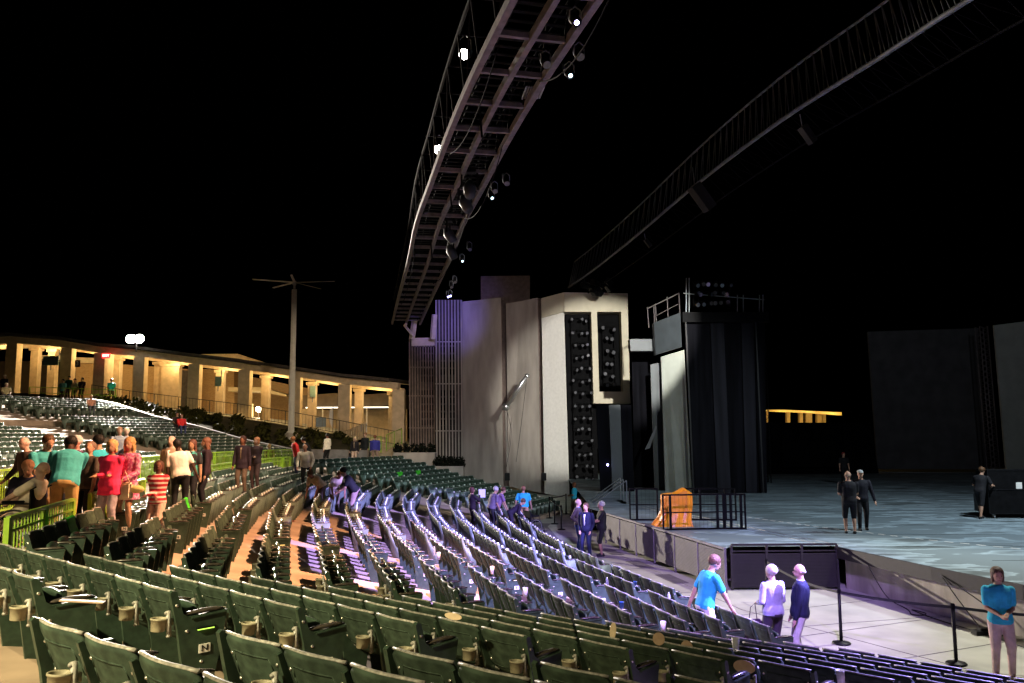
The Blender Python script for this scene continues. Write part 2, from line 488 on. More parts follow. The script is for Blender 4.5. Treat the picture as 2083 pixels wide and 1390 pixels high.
def mesh_arm():
    mb = MB()
    pts = [(0.276, 0.09, 0.625), (0.276, 0.16, 0.632), (0.276, 0.26, 0.636), (0.276, 0.36, 0.634), (0.276, 0.43, 0.622)]
    mb.tube(pts, [0.014, 0.024, 0.029, 0.029, 0.015], 10)
    me = mb.mesh('armrest', [M['arm']], True)
    for v in me.vertices: v.co.z = 0.62 + (v.co.z - 0.62) * 0.75; v.co.x = 0.276 + (v.co.x - 0.276) * 1.15
    return me


def mesh_cup():
    mb = MB(); T = Matrix.Translation((0.245, -0.075, 0.50)) @ Matrix.Rotation(R(-6), 4, 'X')
    mb.lathe([(0.048, 0.0), (0.050, 0.004), (0.060, 0.10), (0.066, 0.102), (0.066, 0.118), (0.059, 0.118), (0.055, 0.108), (0.045, 0.008), (0.0, 0.008)], 16, T)
    mb.box(0.225, 0.275, -0.03, 0.03, 0.54, 0.60); mb.cur = 1
    mb.bar((0.28, 0.0, 0.44), (0.285, -0.02, 0.68), 0.02, 0.03)
    mb.ball((0.28, -0.03, 0.66), 0.017, 8, 5); mb.ball((0.28, -0.01, 0.45), 0.017, 8, 5)
    return mb.mesh('cup_holder', [M['cup'], M['edge']], True)


ME = dict(backrest=mesh_back(), seat=mesh_seat(), leg=mesh_leg(), armrest=mesh_arm(), cup_holder=mesh_cup())
ENDR, ENDL = mesh_end(1), mesh_end(-1)
PLATES = {}


def plate_mesh(letter, sx):
    key = (letter, sx)
    if key not in PLATES:
        mb = MB(); x = 0.312 * sx
        mb.box(min(x, x + 0.006 * sx), max(x, x + 0.006 * sx), 0.215, 0.305, 0.25, 0.33); mb.cur = 1
        vs, fs = textmesh(letter, 0.075)
        # text lies in XY; turn it so it reads from outside
        T = Matrix.Translation((x + 0.0075 * sx, 0.26, 0.29)) @ (Matrix(((0, 0, sx, 0), (-sx * -1 if sx > 0 else -1, 0, 0, 0), (0, 1, 0, 0), (0, 0, 0, 1))))
        mb.add(vs, fs, T)
        me = mb.mesh('row_plate', [M['plate'], M['letter']]); PLATES[key] = me
    return PLATES[key]


SECNAME = {'B': 'block right of lettered panels', 'A': 'near left block', 'Z': 'second block left', 'S': 'third block left', 'T': 'fourth block left', 'U': 'fifth block left', 'V': 'sixth block left', 'X': 'far block facing us'}
ORD = ['first', 'second', 'third', 'fourth', 'fifth', 'sixth', 'seventh', 'eighth', 'ninth', 'tenth', 'eleventh', 'twelfth'] + ['%dth' % k for k in range(13, 30)]
SIDE = {'B': 'counted from its left end'}


def rotz(th): return -R(th)


for c in IND:
    let = LET[c['i']] if c['i'] < 13 else 'OPQRS'[min(4, c['i'] - 13)]
    lab = 'green seat, row %s, %s, %s %s' % (let, SECNAME.get(c['sec'], 'far block'), ORD[c['k']], 'from left end' if c['sec'] == 'B' else 'from far end' if c['sec'] == 'A' else 'from near end')
    rt = thing('stadium_chair', lab, 'chair', c['p'], rotz(c['th']), 'stadium seats nearest the camera')
    rt.scale.z = CS
    rt.rotation_euler.z += random.uniform(-0.012, 0.012)
    if c['i'] > 15: rt['label'] = lab.replace('row ' + let, 'upper tier row %d' % (c['i'] - 15))
    for nm in ('backrest', 'seat', 'leg', 'armrest', 'cup_holder'):
        if nm == 'cup_holder' and (c['e1'] and c['sec'] == 'A' or c['d'] > 12.5 or c['i'] < 6): continue
        o = inst(ME[nm], nm, rt)
        if nm == 'seat': o.rotation_euler.x = random.uniform(-0.05, 0.03)
    lx = None
    if c['e0'] and c['sec'] in 'AZSTUV': lx = 1
    if lx:
        e = inst(ENDR, 'end_panel', rt); inst(plate_mesh(let, 1), 'row_plate', e)
        if (c['sec'], c['i']) in (('A', 12),):
            mb = MB(); mb.box(0.312, 0.33, 0.19, 0.34, 0.475, 0.49); mb.cur = 1; mb.box(0.313, 0.326, 0.20, 0.33, 0.465, 0.475); mb.obj('aisle_light', [M['blackm'], M['aislelamp']], e)
        if (c['sec'], c['i']) in (('S', 4), ('S', 9), ('A', 9)):
            mb = MB(); mb.box(0.312, 0.33, 0.19, 0.34, 0.475, 0.50); mb.cur = 1; mb.box(0.313, 0.326, 0.20, 0.33, 0.465, 0.475); mb.obj('aisle_light', [M['blackm'], M['aislelampw']], e)
    if c['e1'] and c['sec'] in 'B':
        inst(ENDL, 'end_panel', rt)

# far chairs: one mass
mb = MB(); LB = backgrid(4, 3, 0.0); LBb = backgrid(4, 3, 0.03)
sub = MB(); shell(sub, LB, LBb); sub.cur = 0


def lowseat():
    s = MB()

    def g(off):
        out = []
        for b in range(4):
            v = b / 3; row = []
            for a in range(5):
                u = a / 4 * 2 - 1; w = 0.215 - 0.03 * v * v
                row.append((u * w, 0.235 - 0.03 * v + 0.06 * math.sin(v * 3.1) * (1 - u * u) + off, 0.33 + 0.36 * v - 0.02 * u * u * v))
            out.append(row)
        return out
    shell(s, g(0), g(0.03)); s.cur = 3; s.ball((0, 0.295, 0.655), (0.055, 0.03, 0.055), 6, 4); s.cur = 0  # pale ball stands in for the highlight at the seat top
    s.prism(LEGP, 0.262, 0.29); s.cur = 2
    s.box(0.255, 0.305, 0.10, 0.42, 0.61, 0.64); s.cur = 1
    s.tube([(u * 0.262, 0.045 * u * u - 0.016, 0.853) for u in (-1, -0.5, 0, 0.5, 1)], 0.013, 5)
    return s


low = lowseat(); low.cur = 4; low.add(sub.v, sub.f)
low.mi = low.mi[:len(low.mi)]
import array
Vv = []; Ff = []; Mi = []
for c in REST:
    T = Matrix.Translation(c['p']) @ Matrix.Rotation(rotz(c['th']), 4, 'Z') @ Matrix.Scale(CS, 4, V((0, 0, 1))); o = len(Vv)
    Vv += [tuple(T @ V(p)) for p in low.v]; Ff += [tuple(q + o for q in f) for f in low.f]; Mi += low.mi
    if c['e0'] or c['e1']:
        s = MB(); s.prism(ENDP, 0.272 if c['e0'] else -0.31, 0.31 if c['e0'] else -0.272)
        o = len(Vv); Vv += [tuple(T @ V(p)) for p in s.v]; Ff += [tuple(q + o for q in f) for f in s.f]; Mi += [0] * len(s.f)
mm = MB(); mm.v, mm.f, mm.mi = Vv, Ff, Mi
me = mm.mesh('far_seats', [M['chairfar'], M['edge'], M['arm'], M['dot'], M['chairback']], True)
o = bpy.data.objects.new('far_seats', me); COL.objects.link(o)
tag(o, 'rows of empty dark green folded seats far across the bowl', 'seats', None, 'stuff')
print('chairs', len(IND), len(REST))

# ---------------------------------------------------------------- bowl floor
mb = MB(); IDX = [-0.6, -0.59] + [k * 0.8 for k in range(0, 16)] + [12.8, 15.8] + [15.8 + k * 1.4 for k in range(1, 11)] + [30.001] + [30 + k * 1.5 for k in range(1, 5)]
grid = []
for i in IDX:
    row = []
    tb, nb = tn(THB); ta, na = tn(THA); ii = min(i, 16)
    row.append(nb * cB(i) + tb * (0.53 * ii - 20)); row.append(nb * cB(i) + tb * (0.53 * ii - 2.2))
    row.append(na * cA(i) + ta * (tA0(ii) - 0.3))
    for k in range(9): row.append(corner(k, max(i, -0.6)))
    z = zf(max(i, 0)) if i > -0.595 else 0.004
    if i == 30.001: z = 4.78 + LIFT
    grid.append([(p.x, p.y, z + (0.004 if i <= 0 else 0)) for p in row])
W = len(grid[0]); vs = [p for g in grid for p in g]; fs = []
for j in range(len(grid) - 1):
    for k in range(W - 1):
        fs.append((j * W + k, j * W + k + 1, (j + 1) * W + k + 1, (j + 1) * W + k))
mb.add(vs, fs); o = mb.obj('bowl_floor', M['conc']); tag(o, kind='structure')
# dark strip along the foot of the rows
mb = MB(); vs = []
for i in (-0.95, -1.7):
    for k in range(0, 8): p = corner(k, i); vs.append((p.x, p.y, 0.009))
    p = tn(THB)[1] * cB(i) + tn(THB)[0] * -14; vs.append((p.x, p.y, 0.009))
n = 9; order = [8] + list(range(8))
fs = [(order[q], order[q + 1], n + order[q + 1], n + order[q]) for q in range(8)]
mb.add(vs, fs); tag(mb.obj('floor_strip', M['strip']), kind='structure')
# front concourse and the wide ground sheet
mb = MB(); mb.add([(-30, -40, -0.004), (60, -40, -0.004), (60, 66, -0.004), (-4, 66, -0.004), (-12, 48, -0.004), (-30, 20, -0.004)], [(0, 1, 2, 3, 4, 5)]); tag(mb.obj('concourse_floor', M['concwet']), kind='structure')
mb = MB(); mb.add([(-600, -600, -0.05), (600, -600, -0.05), (600, 600, -0.05), (-600, 600, -0.05)], [(0, 1, 2, 3)]); tag(mb.obj('ground', M['ground']), kind='structure')
WARM, YEL, VIO, WHT = (1.0, 0.70, 0.42), (1.0, 0.68, 0.30), (0.50, 0.42, 1.0), (0.95, 0.97, 1.0)


def spot(name, loc, aim, energy, col, size=60, blend=0.3, rad=0.1):
    l = bpy.data.lights.new(name, 'SPOT'); l.energy = energy; l.color = col; l.spot_size = R(size); l.spot_blend = blend; l.shadow_soft_size = rad
    o = bpy.data.objects.new(name, l); COL.objects.link(o); o.location = loc
    d = V(aim) - V(loc); o.rotation_euler = d.to_track_quat('-Z', 'Y').to_euler(); return o


def point(name, loc, energy, col, rad=0.15):
    l = bpy.data.lights.new(name, 'POINT'); l.energy = energy; l.color = col; l.shadow_soft_size = rad
    o = bpy.data.objects.new(name, l); COL.objects.link(o); o.location = loc; return o



# ---------------------------------------------------------------- stage, pit and concourse things
STZ = 1.08
stage_poly = [(3.42, 31.2), (5.36, 21.5), (5.62, 21.95), (8.35, 21.95), (9.14, 18.5), (9.78, 16.3), (11.3, 12.5), (14.5, 8.5), (46, 8.5), (46, 68), (3.9, 68), (3.2, 36), (3.0, 33.6)]


def stage_mat():
    mt = bpy.data.materials.new('stage_floor_paint'); mt.use_nodes = True; nt = mt.node_tree; b = nt.nodes['Principled BSDF']
    tc = nt.nodes.new('ShaderNodeTexCoord')

    def noise(scale, stretch, rot, det):
        mp = nt.nodes.new('ShaderNodeMapping'); mp.inputs['Scale'].default_value = stretch; mp.inputs['Rotation'].default_value = (0, 0, rot)
        n = nt.nodes.new('ShaderNodeTexNoise'); n.inputs['Scale'].default_value = scale; n.inputs['Detail'].default_value = det
        nt.links.new(tc.outputs['Object'], mp.inputs['Vector']); nt.links.new(mp.outputs['Vector'], n.inputs['Vector']); return n
    a = noise(1.0, (0.22, 1.7, 1), R(-3), 4); c = noise(0.55, (1, 1, 1), 0, 7)
    mx = nt.nodes.new('ShaderNodeMath'); mx.operation = 'ADD'; nt.links.new(a.outputs['Fac'], mx.inputs[0]); nt.links.new(c.outputs['Fac'], mx.inputs[1])
    r = nt.nodes.new('ShaderNodeValToRGB'); e = r.color_ramp.elements
    e[0].position = 0.80; e[0].color = (0.075, 0.095, 0.10, 1); e[1].position = 1.30; e[1].color = (0.26, 0.34, 0.38, 1)
    q = e.new(1.0); q.color = (0.115, 0.15, 0.165, 1)
    nt.links.new(mx.outputs[0], r.inputs['Fac']); nt.links.new(r.outputs['Color'], b.inputs['Base Color'])
    b.inputs['Roughness'].default_value = 0.5
    return mt


M['stage'] = stage_mat()
mb = MB(); mb.add([(x, y, STZ) for x, y in stage_poly], [tuple(range(len(stage_poly)))]); tag(mb.obj('stage_floor', M['stage'], fixn=False), kind='structure')
# dark lip band and concrete pit wall below it, seam strips on the floor
lip = [(8.35, 21.95), (9.14, 18.5), (9.78, 16.3), (11.3, 12.5), (14.5, 8.5)]
st = thing('pit_wall', 'concrete orchestra pit wall with thick dark lip under the stage edge', 'wall', (9, 18, 0))
O = V((9, 18, 0))
mb = MB()
for a, b in zip(lip, lip[1:]):
    a, b = V((*a, 0)), V((*b, 0)); mb.bar(a + V((0, 0, 0.93)) - O, b + V((0, 0, 0.93)) - O, 0.10, 0.29)
mb.obj('lip', M['meshdk'], st)
mb = MB()
for a, b in zip(lip, lip[1:]):
    a, b = V((*a, 0)), V((*b, 0)); mb.bar(a + V((0.32, 0.1, 0.39)) - O, b + V((0.32, 0.1, 0.39)) - O, 0.12, 0.78)
mb.obj('wall', M['pitwall'], st)
mb = MB(); seam = [(5.09, 34.06), (6.44, 29), (7.22, 25.5), (8.22, 21.95)]
for off in (0, 0.35):
    for a, b in zip(seam, seam[1:]): mb.bar((a[0] + off, a[1], STZ + 0.004), (b[0] + off, b[1], STZ + 0.004), 0.05, 0.006)
tag(mb.obj('stage_seam', M['alu']), kind='structure')
mb = MB(); arc = [(6.9, 33.5), (8.2, 29.5), (9.6, 26.2), (11.3, 23.0), (13.5, 20.0), (16.5, 17.2)]
for a, b in zip(arc, arc[1:]):
    for k in range(9): mb.bar((a[0] + (b[0] - a[0]) * k / 9, a[1] + (b[1] - a[1]) * k / 9, STZ + 0.003), (a[0] + (b[0] - a[0]) * (k + 0.55) / 9, a[1] + (b[1] - a[1]) * (k + 0.55) / 9, STZ + 0.003), 0.05, 0.004)
tag(mb.obj('stage_marking', M['white']), kind='structure')
mb = MB()
for k in range(22):
    y = 12 + 2.44 * k
    if y < 50: mb.bar((10.9 + max(0, 16 - y) * 0.4 if y < 20 else 8.6, y, STZ + 0.003), (44, y, STZ + 0.003), 0.018, 0.003)
tag(mb.obj('stage_joint', M['black']), kind='structure')


def panel_fence(name, label, a, b, n, z0, z1, m1, gap=0.0):
    a, b = V((*a, 0)), V((*b, 0)); t = thing(name, label, 'fence', a); d = (b - a) / n
    for k in range(n):
        p0, p1 = d * k, d * (k + 1); e = (p1 - p0).normalized() * 0.035
        mb = MB(); nn = 9
        zz1 = z1 - 0.06 - gap
        mb.bar(p0 + e + V((0, 0, (z0 + zz1) / 2)), p1 - e + V((0, 0, (z0 + zz1) / 2)), 0.012, zz1 - z0)
        mb.obj('mesh_panel', m1, t)
        mb = MB()
        for j in range(24):
            z = z0 + 0.02 + (zz1 - z0 - 0.04) * j / 23
            mb.bar(p0 + e + V((0, 0, z)) + V((-0.012, -0.012, 0)), p1 - e + V((0, 0, z)) + V((-0.012, -0.012, 0)), 0.012, 0.014)
        mb.obj('slats', M['strip'] if m1 is M['mesh'] else m1, t)
    for k in range(n + 1):
        mb = MB(); mb.bar(d * k + V((0, 0, 0.02)), d * k + V((0, 0, z1 - 0.02)), 0.06); mb.obj('post', M['steel'] if m1 is M['mesh'] else M['meshdk'], t)
    mb = MB(); mb.bar(V((0, 0, z1)), b - a + V((0, 0, z1)), 0.07, 0.05)
    if gap: mb.bar(V((0, 0, z1 - gap)), b - a + V((0, 0, z1 - gap)), 0.04, 0.03)
    mb.obj('top_rail', M['steel'] if m1 is M['mesh'] else M['meshdk'], t)
    return t


panel_fence('mesh_fence', 'long brown perforated fence panels along the side of the raised apron', (3.40, 31.1), (5.34, 21.42), 6, 0.14, 1.10, M['mesh'])
panel_fence('mesh_fence', 'dark three-bay mesh fence across the end of the apron behind the elderly couple', (5.62, 21.86), (8.34, 21.86), 3, 0.06, 1.14, M['meshdk'], 0.16)


def stanchion(x, y, label):
    t = thing('stanchion', label, 'stanchion', (x, y, 0.002), 0, 'black belt stanchions')
    mb = MB(); mb.lathe([(0.17, 0), (0.175, 0.012), (0.16, 0.03), (0.05, 0.045), (0.03, 0.06)], 20); mb.obj('base', M['blackm'], t, True)
    mb = MB(); mb.lathe([(0.031, 0.05), (0.031, 0.93)], 12); mb.obj('post', M['blackm'], t, True)
    mb = MB(); mb.lathe([(0.036, 0.93), (0.036, 1.0), (0.03, 1.02)], 12); mb.obj('belt_head', M['black'], t)
    return V((x, y, 0.96))


def belt(a, b, label, sag=0.03):
    mb = MB(); n = 8; pts = [a.lerp(b, k / n) - V((0, 0, sag * 4 * (k / n) * (1 - k / n))) - a for k in range(n + 1)]
    for p, q in zip(pts, pts[1:]): mb.bar(p, q, 0.006, 0.05)
    o = mb.obj('queue_belt', M['rubber']); o.location = a; tag(o, label, 'belt')


s1 = stanchion(6.24, 16.35, 'black stanchion with round base right of the man in navy sweater')
s2 = stanchion(7.66, 14.9, 'black stanchion just left of the woman standing at far right')
s3 = stanchion(6.02, 20.2, 'black stanchion behind the man in blue polo near the fence corner')
s4 = stanchion(1.75, 40.6, 'far left stanchion of the small group by the pale tower')
s5 = stanchion(1.86, 38.0, 'middle stanchion of the small group by the pale tower')
s6 = stanchion(2.03, 35.7, 'nearest stanchion of the small group by the pale tower')
s7 = stanchion(2.68, 42.6, 'stanchion beside the far woman in blue shirt')
belt(s1, s2, 'black belt between the two right stanchions'); belt(s2, V((9.6, 14.2, 0.9)), 'black belt crossing in front of the woman at far right')
belt(s3, s1, 'black belt running behind the elderly couple', 0.1)
belt(s4, s5, 'short black belt on the far left of the small group'); belt(s5, s6, 'short black belt on the near side of the small group'); belt(s4, s7, 'black belt on the far side of the small group')

mb = MB()
for k in range(-2, 9):
    a_, b_ = corner(0, -1.8 - 0.0), None
for k in range(9):
    c0 = corner(min(k, 7), -1.8); c1 = c0 + tn(75)[1] * 5.5; mb.bar((c0.x, c0.y, 0.0), (c1.x, c1.y, 0.0), 0.014, 0.006)
for k in range(5): y = 10 + 2.2 * k; mb.bar((5.2 + 0.3 * (y < 14) - (y - 10) * 0.05, y, 0.0), (12, y + 3.2, 0.0), 0.014, 0.006)
mb.bar((3.0, 31, 0), (5.2, 19.5, 0), 0.014, 0.006); mb.bar((5.2, 19.5, 0), (9.5, 11, 0), 0.014, 0.006)
tag(mb.obj('concourse_joint', M['strip']), kind='structure')
# cables on the pit wall
def cable(name, pts, label, r=0.012, m=None):
    o0 = V(pts[0]); mb = MB(); mb.tube([V(p) - o0 for p in pts], r, 6); o = mb.obj(name, m or M['rubber'], None, True); o.location = o0; tag(o, label, 'cable')


def curve(pts, n=6):
    out = []; pts = [V(p) for p in pts]
    for k in range(len(pts) - 1):
        p0, p1, p2, p3 = pts[max(k - 1, 0)], pts[k], pts[k + 1], pts[min(k + 2, len(pts) - 1)]
        for j in range(n):
            t = j / n; out.append(0.5 * ((2 * p1) + (p2 - p0) * t + (2 * p0 - 5 * p1 + 4 * p2 - p3) * t * t + (3 * p1 - p0 - 3 * p2 + p3) * t ** 3))
    return out + [pts[-1]]


cable('cable', curve([(8.62, 20.9, 1.0), (8.68, 20.4, 0.5), (8.8, 20.0, 0.12), (8.9, 19.3, 0.02), (8.75, 18.8, 0.02), (8.95, 18.7, 0.02), (9.1, 18.9, 0.02), (8.95, 19.2, 0.03), (9.05, 18.2, 0.02), (9.3, 17.0, 0.02), (9.5, 15.5, 0.02)]), 'long dark cable hanging from the stage lip then coiled along the wall foot')
cable('cable', curve([(9.15, 18.2, 0.95), (9.25, 17.7, 0.5), (9.35, 17.2, 0.1), (9.3, 17.0, 0.03)]), 'left strand of the cable pair hanging on the pit wall')
cable('cable', curve([(9.15, 18.2, 0.95), (9.4, 17.2, 0.6), (9.6, 16.6, 0.25), (9.5, 16.7, 0.04), (9.3, 16.9, 0.03)]), 'right strand of the cable pair hanging on the pit wall')
mb = MB(); mb.box(-0.2, 0.2, -0.12, 0.12, 0, 0.08); mb.box(-0.1, 0.12, -0.08, 0.08, 0.08, 0.13); o = mb.obj('power_box', M['blackm'], bevel=0.01); o.location = (9.32, 17.0, 0.002); tag(o, 'small black power distribution box on the floor at the pit wall', 'power box')

# black guard frames and orange cover
def guard(a, b, label, h=1.06, vert=(0.5,)):
    a, b = V((*a, STZ)), V((*b, STZ)); t = thing('guard_frame', label, 'barrier', a, 0, 'black guard frames around the orange cover'); d = b - a; T = 0.05
    mb = MB()
    mb.bar(V((0, 0, 0.03)), d + V((0, 0, 0.03)), T); mb.bar(V((0, 0, h)), d + V((0, 0, h)), T)
    mb.bar(V((0, 0, 0)), V((0, 0, h + 0.02)), T); mb.bar(d, d + V((0, 0, h + 0.02)), T); mb.obj('frame', M['black'], t)
    mb = MB(); mb.bar(V((0, 0, h * 0.5)), d + V((0, 0, h * 0.5)), 0.035)
    mb.obj('mid_rail', M['black'], t)
    for v in vert:
        mb = MB(); mb.bar(d * v + V((0, 0, 0.05)), d * v + V((0, 0, h - 0.02)), 0.07); mb.obj('upright', M['black'], t)
    mb = MB(); L = d.length; n = int(L / 0.12)
    for k in range(1, n): mb.bar(d * (k / n) + V((0, 0.01, 0.05)), d * (k / n) + V((0, 0.01, h)), 0.004)
    mb.obj('wire_infill', M['black'], t)


guard((4.57, 25.7), (6.46, 25.9), 'front black guard frame before the orange cover', vert=(0.12, 0.9))
guard((6.50, 25.9), (7.10, 25.8), 'short black guard frame right of the orange cover', vert=(0.3, 0.8))
guard((3.98, 28.7), (4.9, 28.6), 'rear left black guard frame behind the orange cover', vert=(0.25,))
guard((5.85, 28.6), (7.5, 28.4), 'rear right black guard frame behind the orange cover', vert=(0.3, 0.8))
cov = V((5.22, 27.1, STZ)); mb = MB(); rings = []
n = 44; rnd = random.Random(3); fold = [rnd.uniform(-1, 1) for _ in range(n)]
for z, rx, ry, ox in ((0.0, 0.60, 0.46, -0.13), (0.06, 0.57, 0.44, -0.11), (0.22, 0.50, 0.40, -0.04), (0.42, 0.465, 0.37, 0.02), (0.65, 0.47, 0.36, 0.03), (0.88, 0.48, 0.36, 0.03), (0.97, 0.47, 0.35, 0.03)):
    g = []
    for j in range(n):
        a = 2 * math.pi * j / n; ca, sa = math.cos(a), math.sin(a); f = 1 + fold[j] * 0.07 * (1.25 - z) + 0.04 * math.sin(7 * a + 5 * z)
        sq = lambda v: abs(v) ** 0.45 * (1 if v > 0 else -1)
        x = rx * f * sq(ca); y = ry * f * sq(sa)
        zz = z + 0.05 * math.sin(3 * a + 1) * (0.05 < z < 0.9) + (0.16 * max(0, 1 - abs(ox + x - 0.27) / 0.36) if z > 0.9 else 0)
        g.append((ox + x, y, max(0.0, zz)))
    rings.append(g)
for fr, zz in ((0.82, 1.0), (0.55, 1.02), (0.25, 1.03), (0.06, 1.03)):
    g = []
    for p_ in rings[6]:
        x = 0.05 + (p_[0] - 0.05) * fr; g.append((x, p_[1] * fr, zz + 0.17 * max(0, 1 - abs(x - 0.27) / 0.30)))
    rings.append(g)
vs = [p for g in rings for p in g]; fs = []
for k in range(len(rings) - 1):
    for j in range(n): fs.append((k * n + j, k * n + (j + 1) % n, (k + 1) * n + (j + 1) % n, (k + 1) * n + j))
fs.append(tuple((len(rings) - 1) * n + j for j in range(n))); mb.add(vs, fs)
o = mb.obj('covered_equipment', M['orange']); o.location = cov; tag(o, 'bright orange tarpaulin draped over equipment on the stage apron', 'tarpaulin')

# ---------------------------------------------------------------- generic slab at real depth
def plate_at(name, pts, Y, m, parent=None, th=0.3, origin=None, Ys=None):
    ps = [P(px, py, (Ys[k] if Ys else Y)) for k, (px, py) in enumerate(pts)]
    og = origin if origin is not None else (parent.location if parent else V((0, 0, 0)))
    d = V((0, th, 0)); n = len(ps); vs = [p - og for p in ps] + [p + d - og for p in ps]
    fs = [tuple(range(n)), tuple(range(2 * n - 1, n - 1, -1))] + [(i, n + i, n + (i + 1) % n, (i + 1) % n) for i in range(n)]
    mb = MB(); mb.add(vs, fs); return mb.obj(name, m, parent)


# pale tower house-left
t = thing('stage_tower', 'tall pale stucco wing tower with folded wall planes and cream portal frame', 'tower', P(1100, 1000, 55)); t.location.z = 0
plate_at('wall_panel', [(940, 614), (1019, 605.6), (1024, 990), (942, 975)], 0, M['tower'], t, 0.8, Ys=[60, 58.4, 58.4, 60])
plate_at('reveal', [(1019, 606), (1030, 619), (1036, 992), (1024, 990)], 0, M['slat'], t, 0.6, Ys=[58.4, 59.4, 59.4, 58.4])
plate_at('wall_panel', [(1029, 617.7), (1060, 613), (1093.5, 605.6), (1100, 1003), (1035, 990)], 0, M['tower'], t, 0.8, Ys=[58.6, 57.8, 56.6, 56.6, 58.6])
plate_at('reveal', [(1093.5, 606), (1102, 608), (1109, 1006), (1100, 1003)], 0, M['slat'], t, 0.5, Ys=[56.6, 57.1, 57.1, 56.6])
plate_at('upper_band', [(1101, 607), (1147, 595), (1147.5, 634), (1102, 646)], 0, M['portal'], t, 0.6, Ys=[55.6, 54.2, 54.2, 55.6])
plate_at('wall_panel', [(1102, 646), (1147.5, 634), (1158.5, 1013), (1108, 1004)], 0, M['white'], t, 0.6, Ys=[55.9, 54.5, 54.5, 55.9])
plate_at('roof_box', [(978, 562), (1078, 561), (1078, 620), (978, 620)], 70, M['slat'], t, 4)
p = thing('portal_frame', 'cream rectangular portal frame with two tall dark lighting slots', 'portal', P(1210, 820, 54)); YF = 54.0
plate_at('header', [(1147.3, 595), (1277, 597), (1277.3, 634.5), (1148, 634.5)], YF, M['portal'], p, 1.3)
plate_at('mullion', [(1202.6, 634.5), (1214.5, 634.5), (1219, 797), (1207, 797)], YF, M['portal'], p, 1.2)
plate_at('jamb', [(1263.5, 634.5), (1277.3, 634.5), (1281.5, 797), (1268, 797)], YF, M['portal'], p, 1.2)
plate_at('sill', [(1207, 797), (1281.5, 797), (1283, 821), (1207.6, 821)], YF, M['portal'], p, 1.2)
plate_at('slot_back', [(1148, 634.5), (1277, 634.5), (1281, 797), (1160, 1012), (1158, 1012)], YF + 1.6, M['black'], p, 0.2)
plate_at('slot_back', [(1150, 640), (1206, 640), (1218, 1008), (1159, 1012)], YF + 1.3, M['black'], p, 0.2)


def fixture_rows(name, label, xs, ys, Y, r, group):
    t = thing(name, label, 'lighting rack', P(xs[0], ys[-1], Y), 0, None); og = t.location
    mb = MB()
    for k, dx in enumerate((-1.6, 1.4)):
        mb.tube([P(xs[0] - 4 if k == 0 else xs[-1] + 5, ys[0] - 6, Y + 0.3) - og, P((xs[0] - 4 if k == 0 else xs[-1] + 5) + (ys[-1] - ys[0]) * 0.028, ys[-1] + 6, Y + 0.3) - og], 0.04, 6)
    for y in ys:
        o_ = (y - ys[0]) * 0.028; mb.tube([P(xs[0] - 4 + o_, y - 5, Y + 0.3) - og, P(xs[-1] + 5 + o_, y - 5, Y + 0.3) - og], 0.03, 6)
    mb.obj('pipe_frame', M['black'], t)
    for y in ys:
        for x in xs:
            o_ = (y - ys[0]) * 0.028; c = P(x + o_ + random.uniform(-1, 1), y + random.uniform(-1.2, 1.2), Y) - og
            d = V((random.uniform(-0.5, 0.6), -1, random.uniform(-0.5, 0.1))).normalized(); mb = MB()
            mb.tube([c + d * 0.0, c + d * 0.28], [r * 0.75, r], 10); mb.cur = 1
            mb.tube([c + d * 0.281, c + d * 0.286], r * 0.8, 10); mb.cur = 0
            mb.bar(c + V((-r * 1.2, 0, 0.02)), c + V((-r * 1.2, 0, r * 2)), 0.02); mb.bar(c + V((r * 1.2, 0, 0.02)), c + V((r * 1.2, 0, r * 2)), 0.02)
            mb.obj('spotlight', [M['black'], M['lensdim']], t)


fixture_rows('lighting_ladder', 'tall ladder of small black spotlights filling the left portal slot', (1166, 1180, 1194), [652 + 24.5 * k for k in range(15)], YF + 0.5, 0.12, None)
fixture_rows('lighting_ladder', 'short rack of round spotlights inside the right portal slot', (1230, 1244), [668, 690, 715, 738, 762, 783], YF + 0.7, 0.15, None)
# dark panels under the portal
t = thing('masking_panels', 'three dark tall panels standing on the stage under the cream portal', 'panels', G(1250, 1000, STZ)); Y = t.location.y
plate_at('panel', [(1212, 824), (1238, 824), (1245, 1001), (1222, 1001)], Y, M['curtain'], t, 0.15)
plate_at('panel', [(1239, 824), (1262, 824), (1268, 1001), (1246, 1001)], Y - 0.02, M['grey'], t, 0.15)
plate_at('panel', [(1263, 824), (1284, 824), (1291, 1001), (1269, 1001)], Y, M['curtain'], t, 0.15)
mb = MB(); mb.ball((0, 0, 0), 0.05, 8, 6); o = mb.obj('indicator_lamp', M['lampviolet'], t); o.location = P(1236, 946, Y - 0.2) - t.location
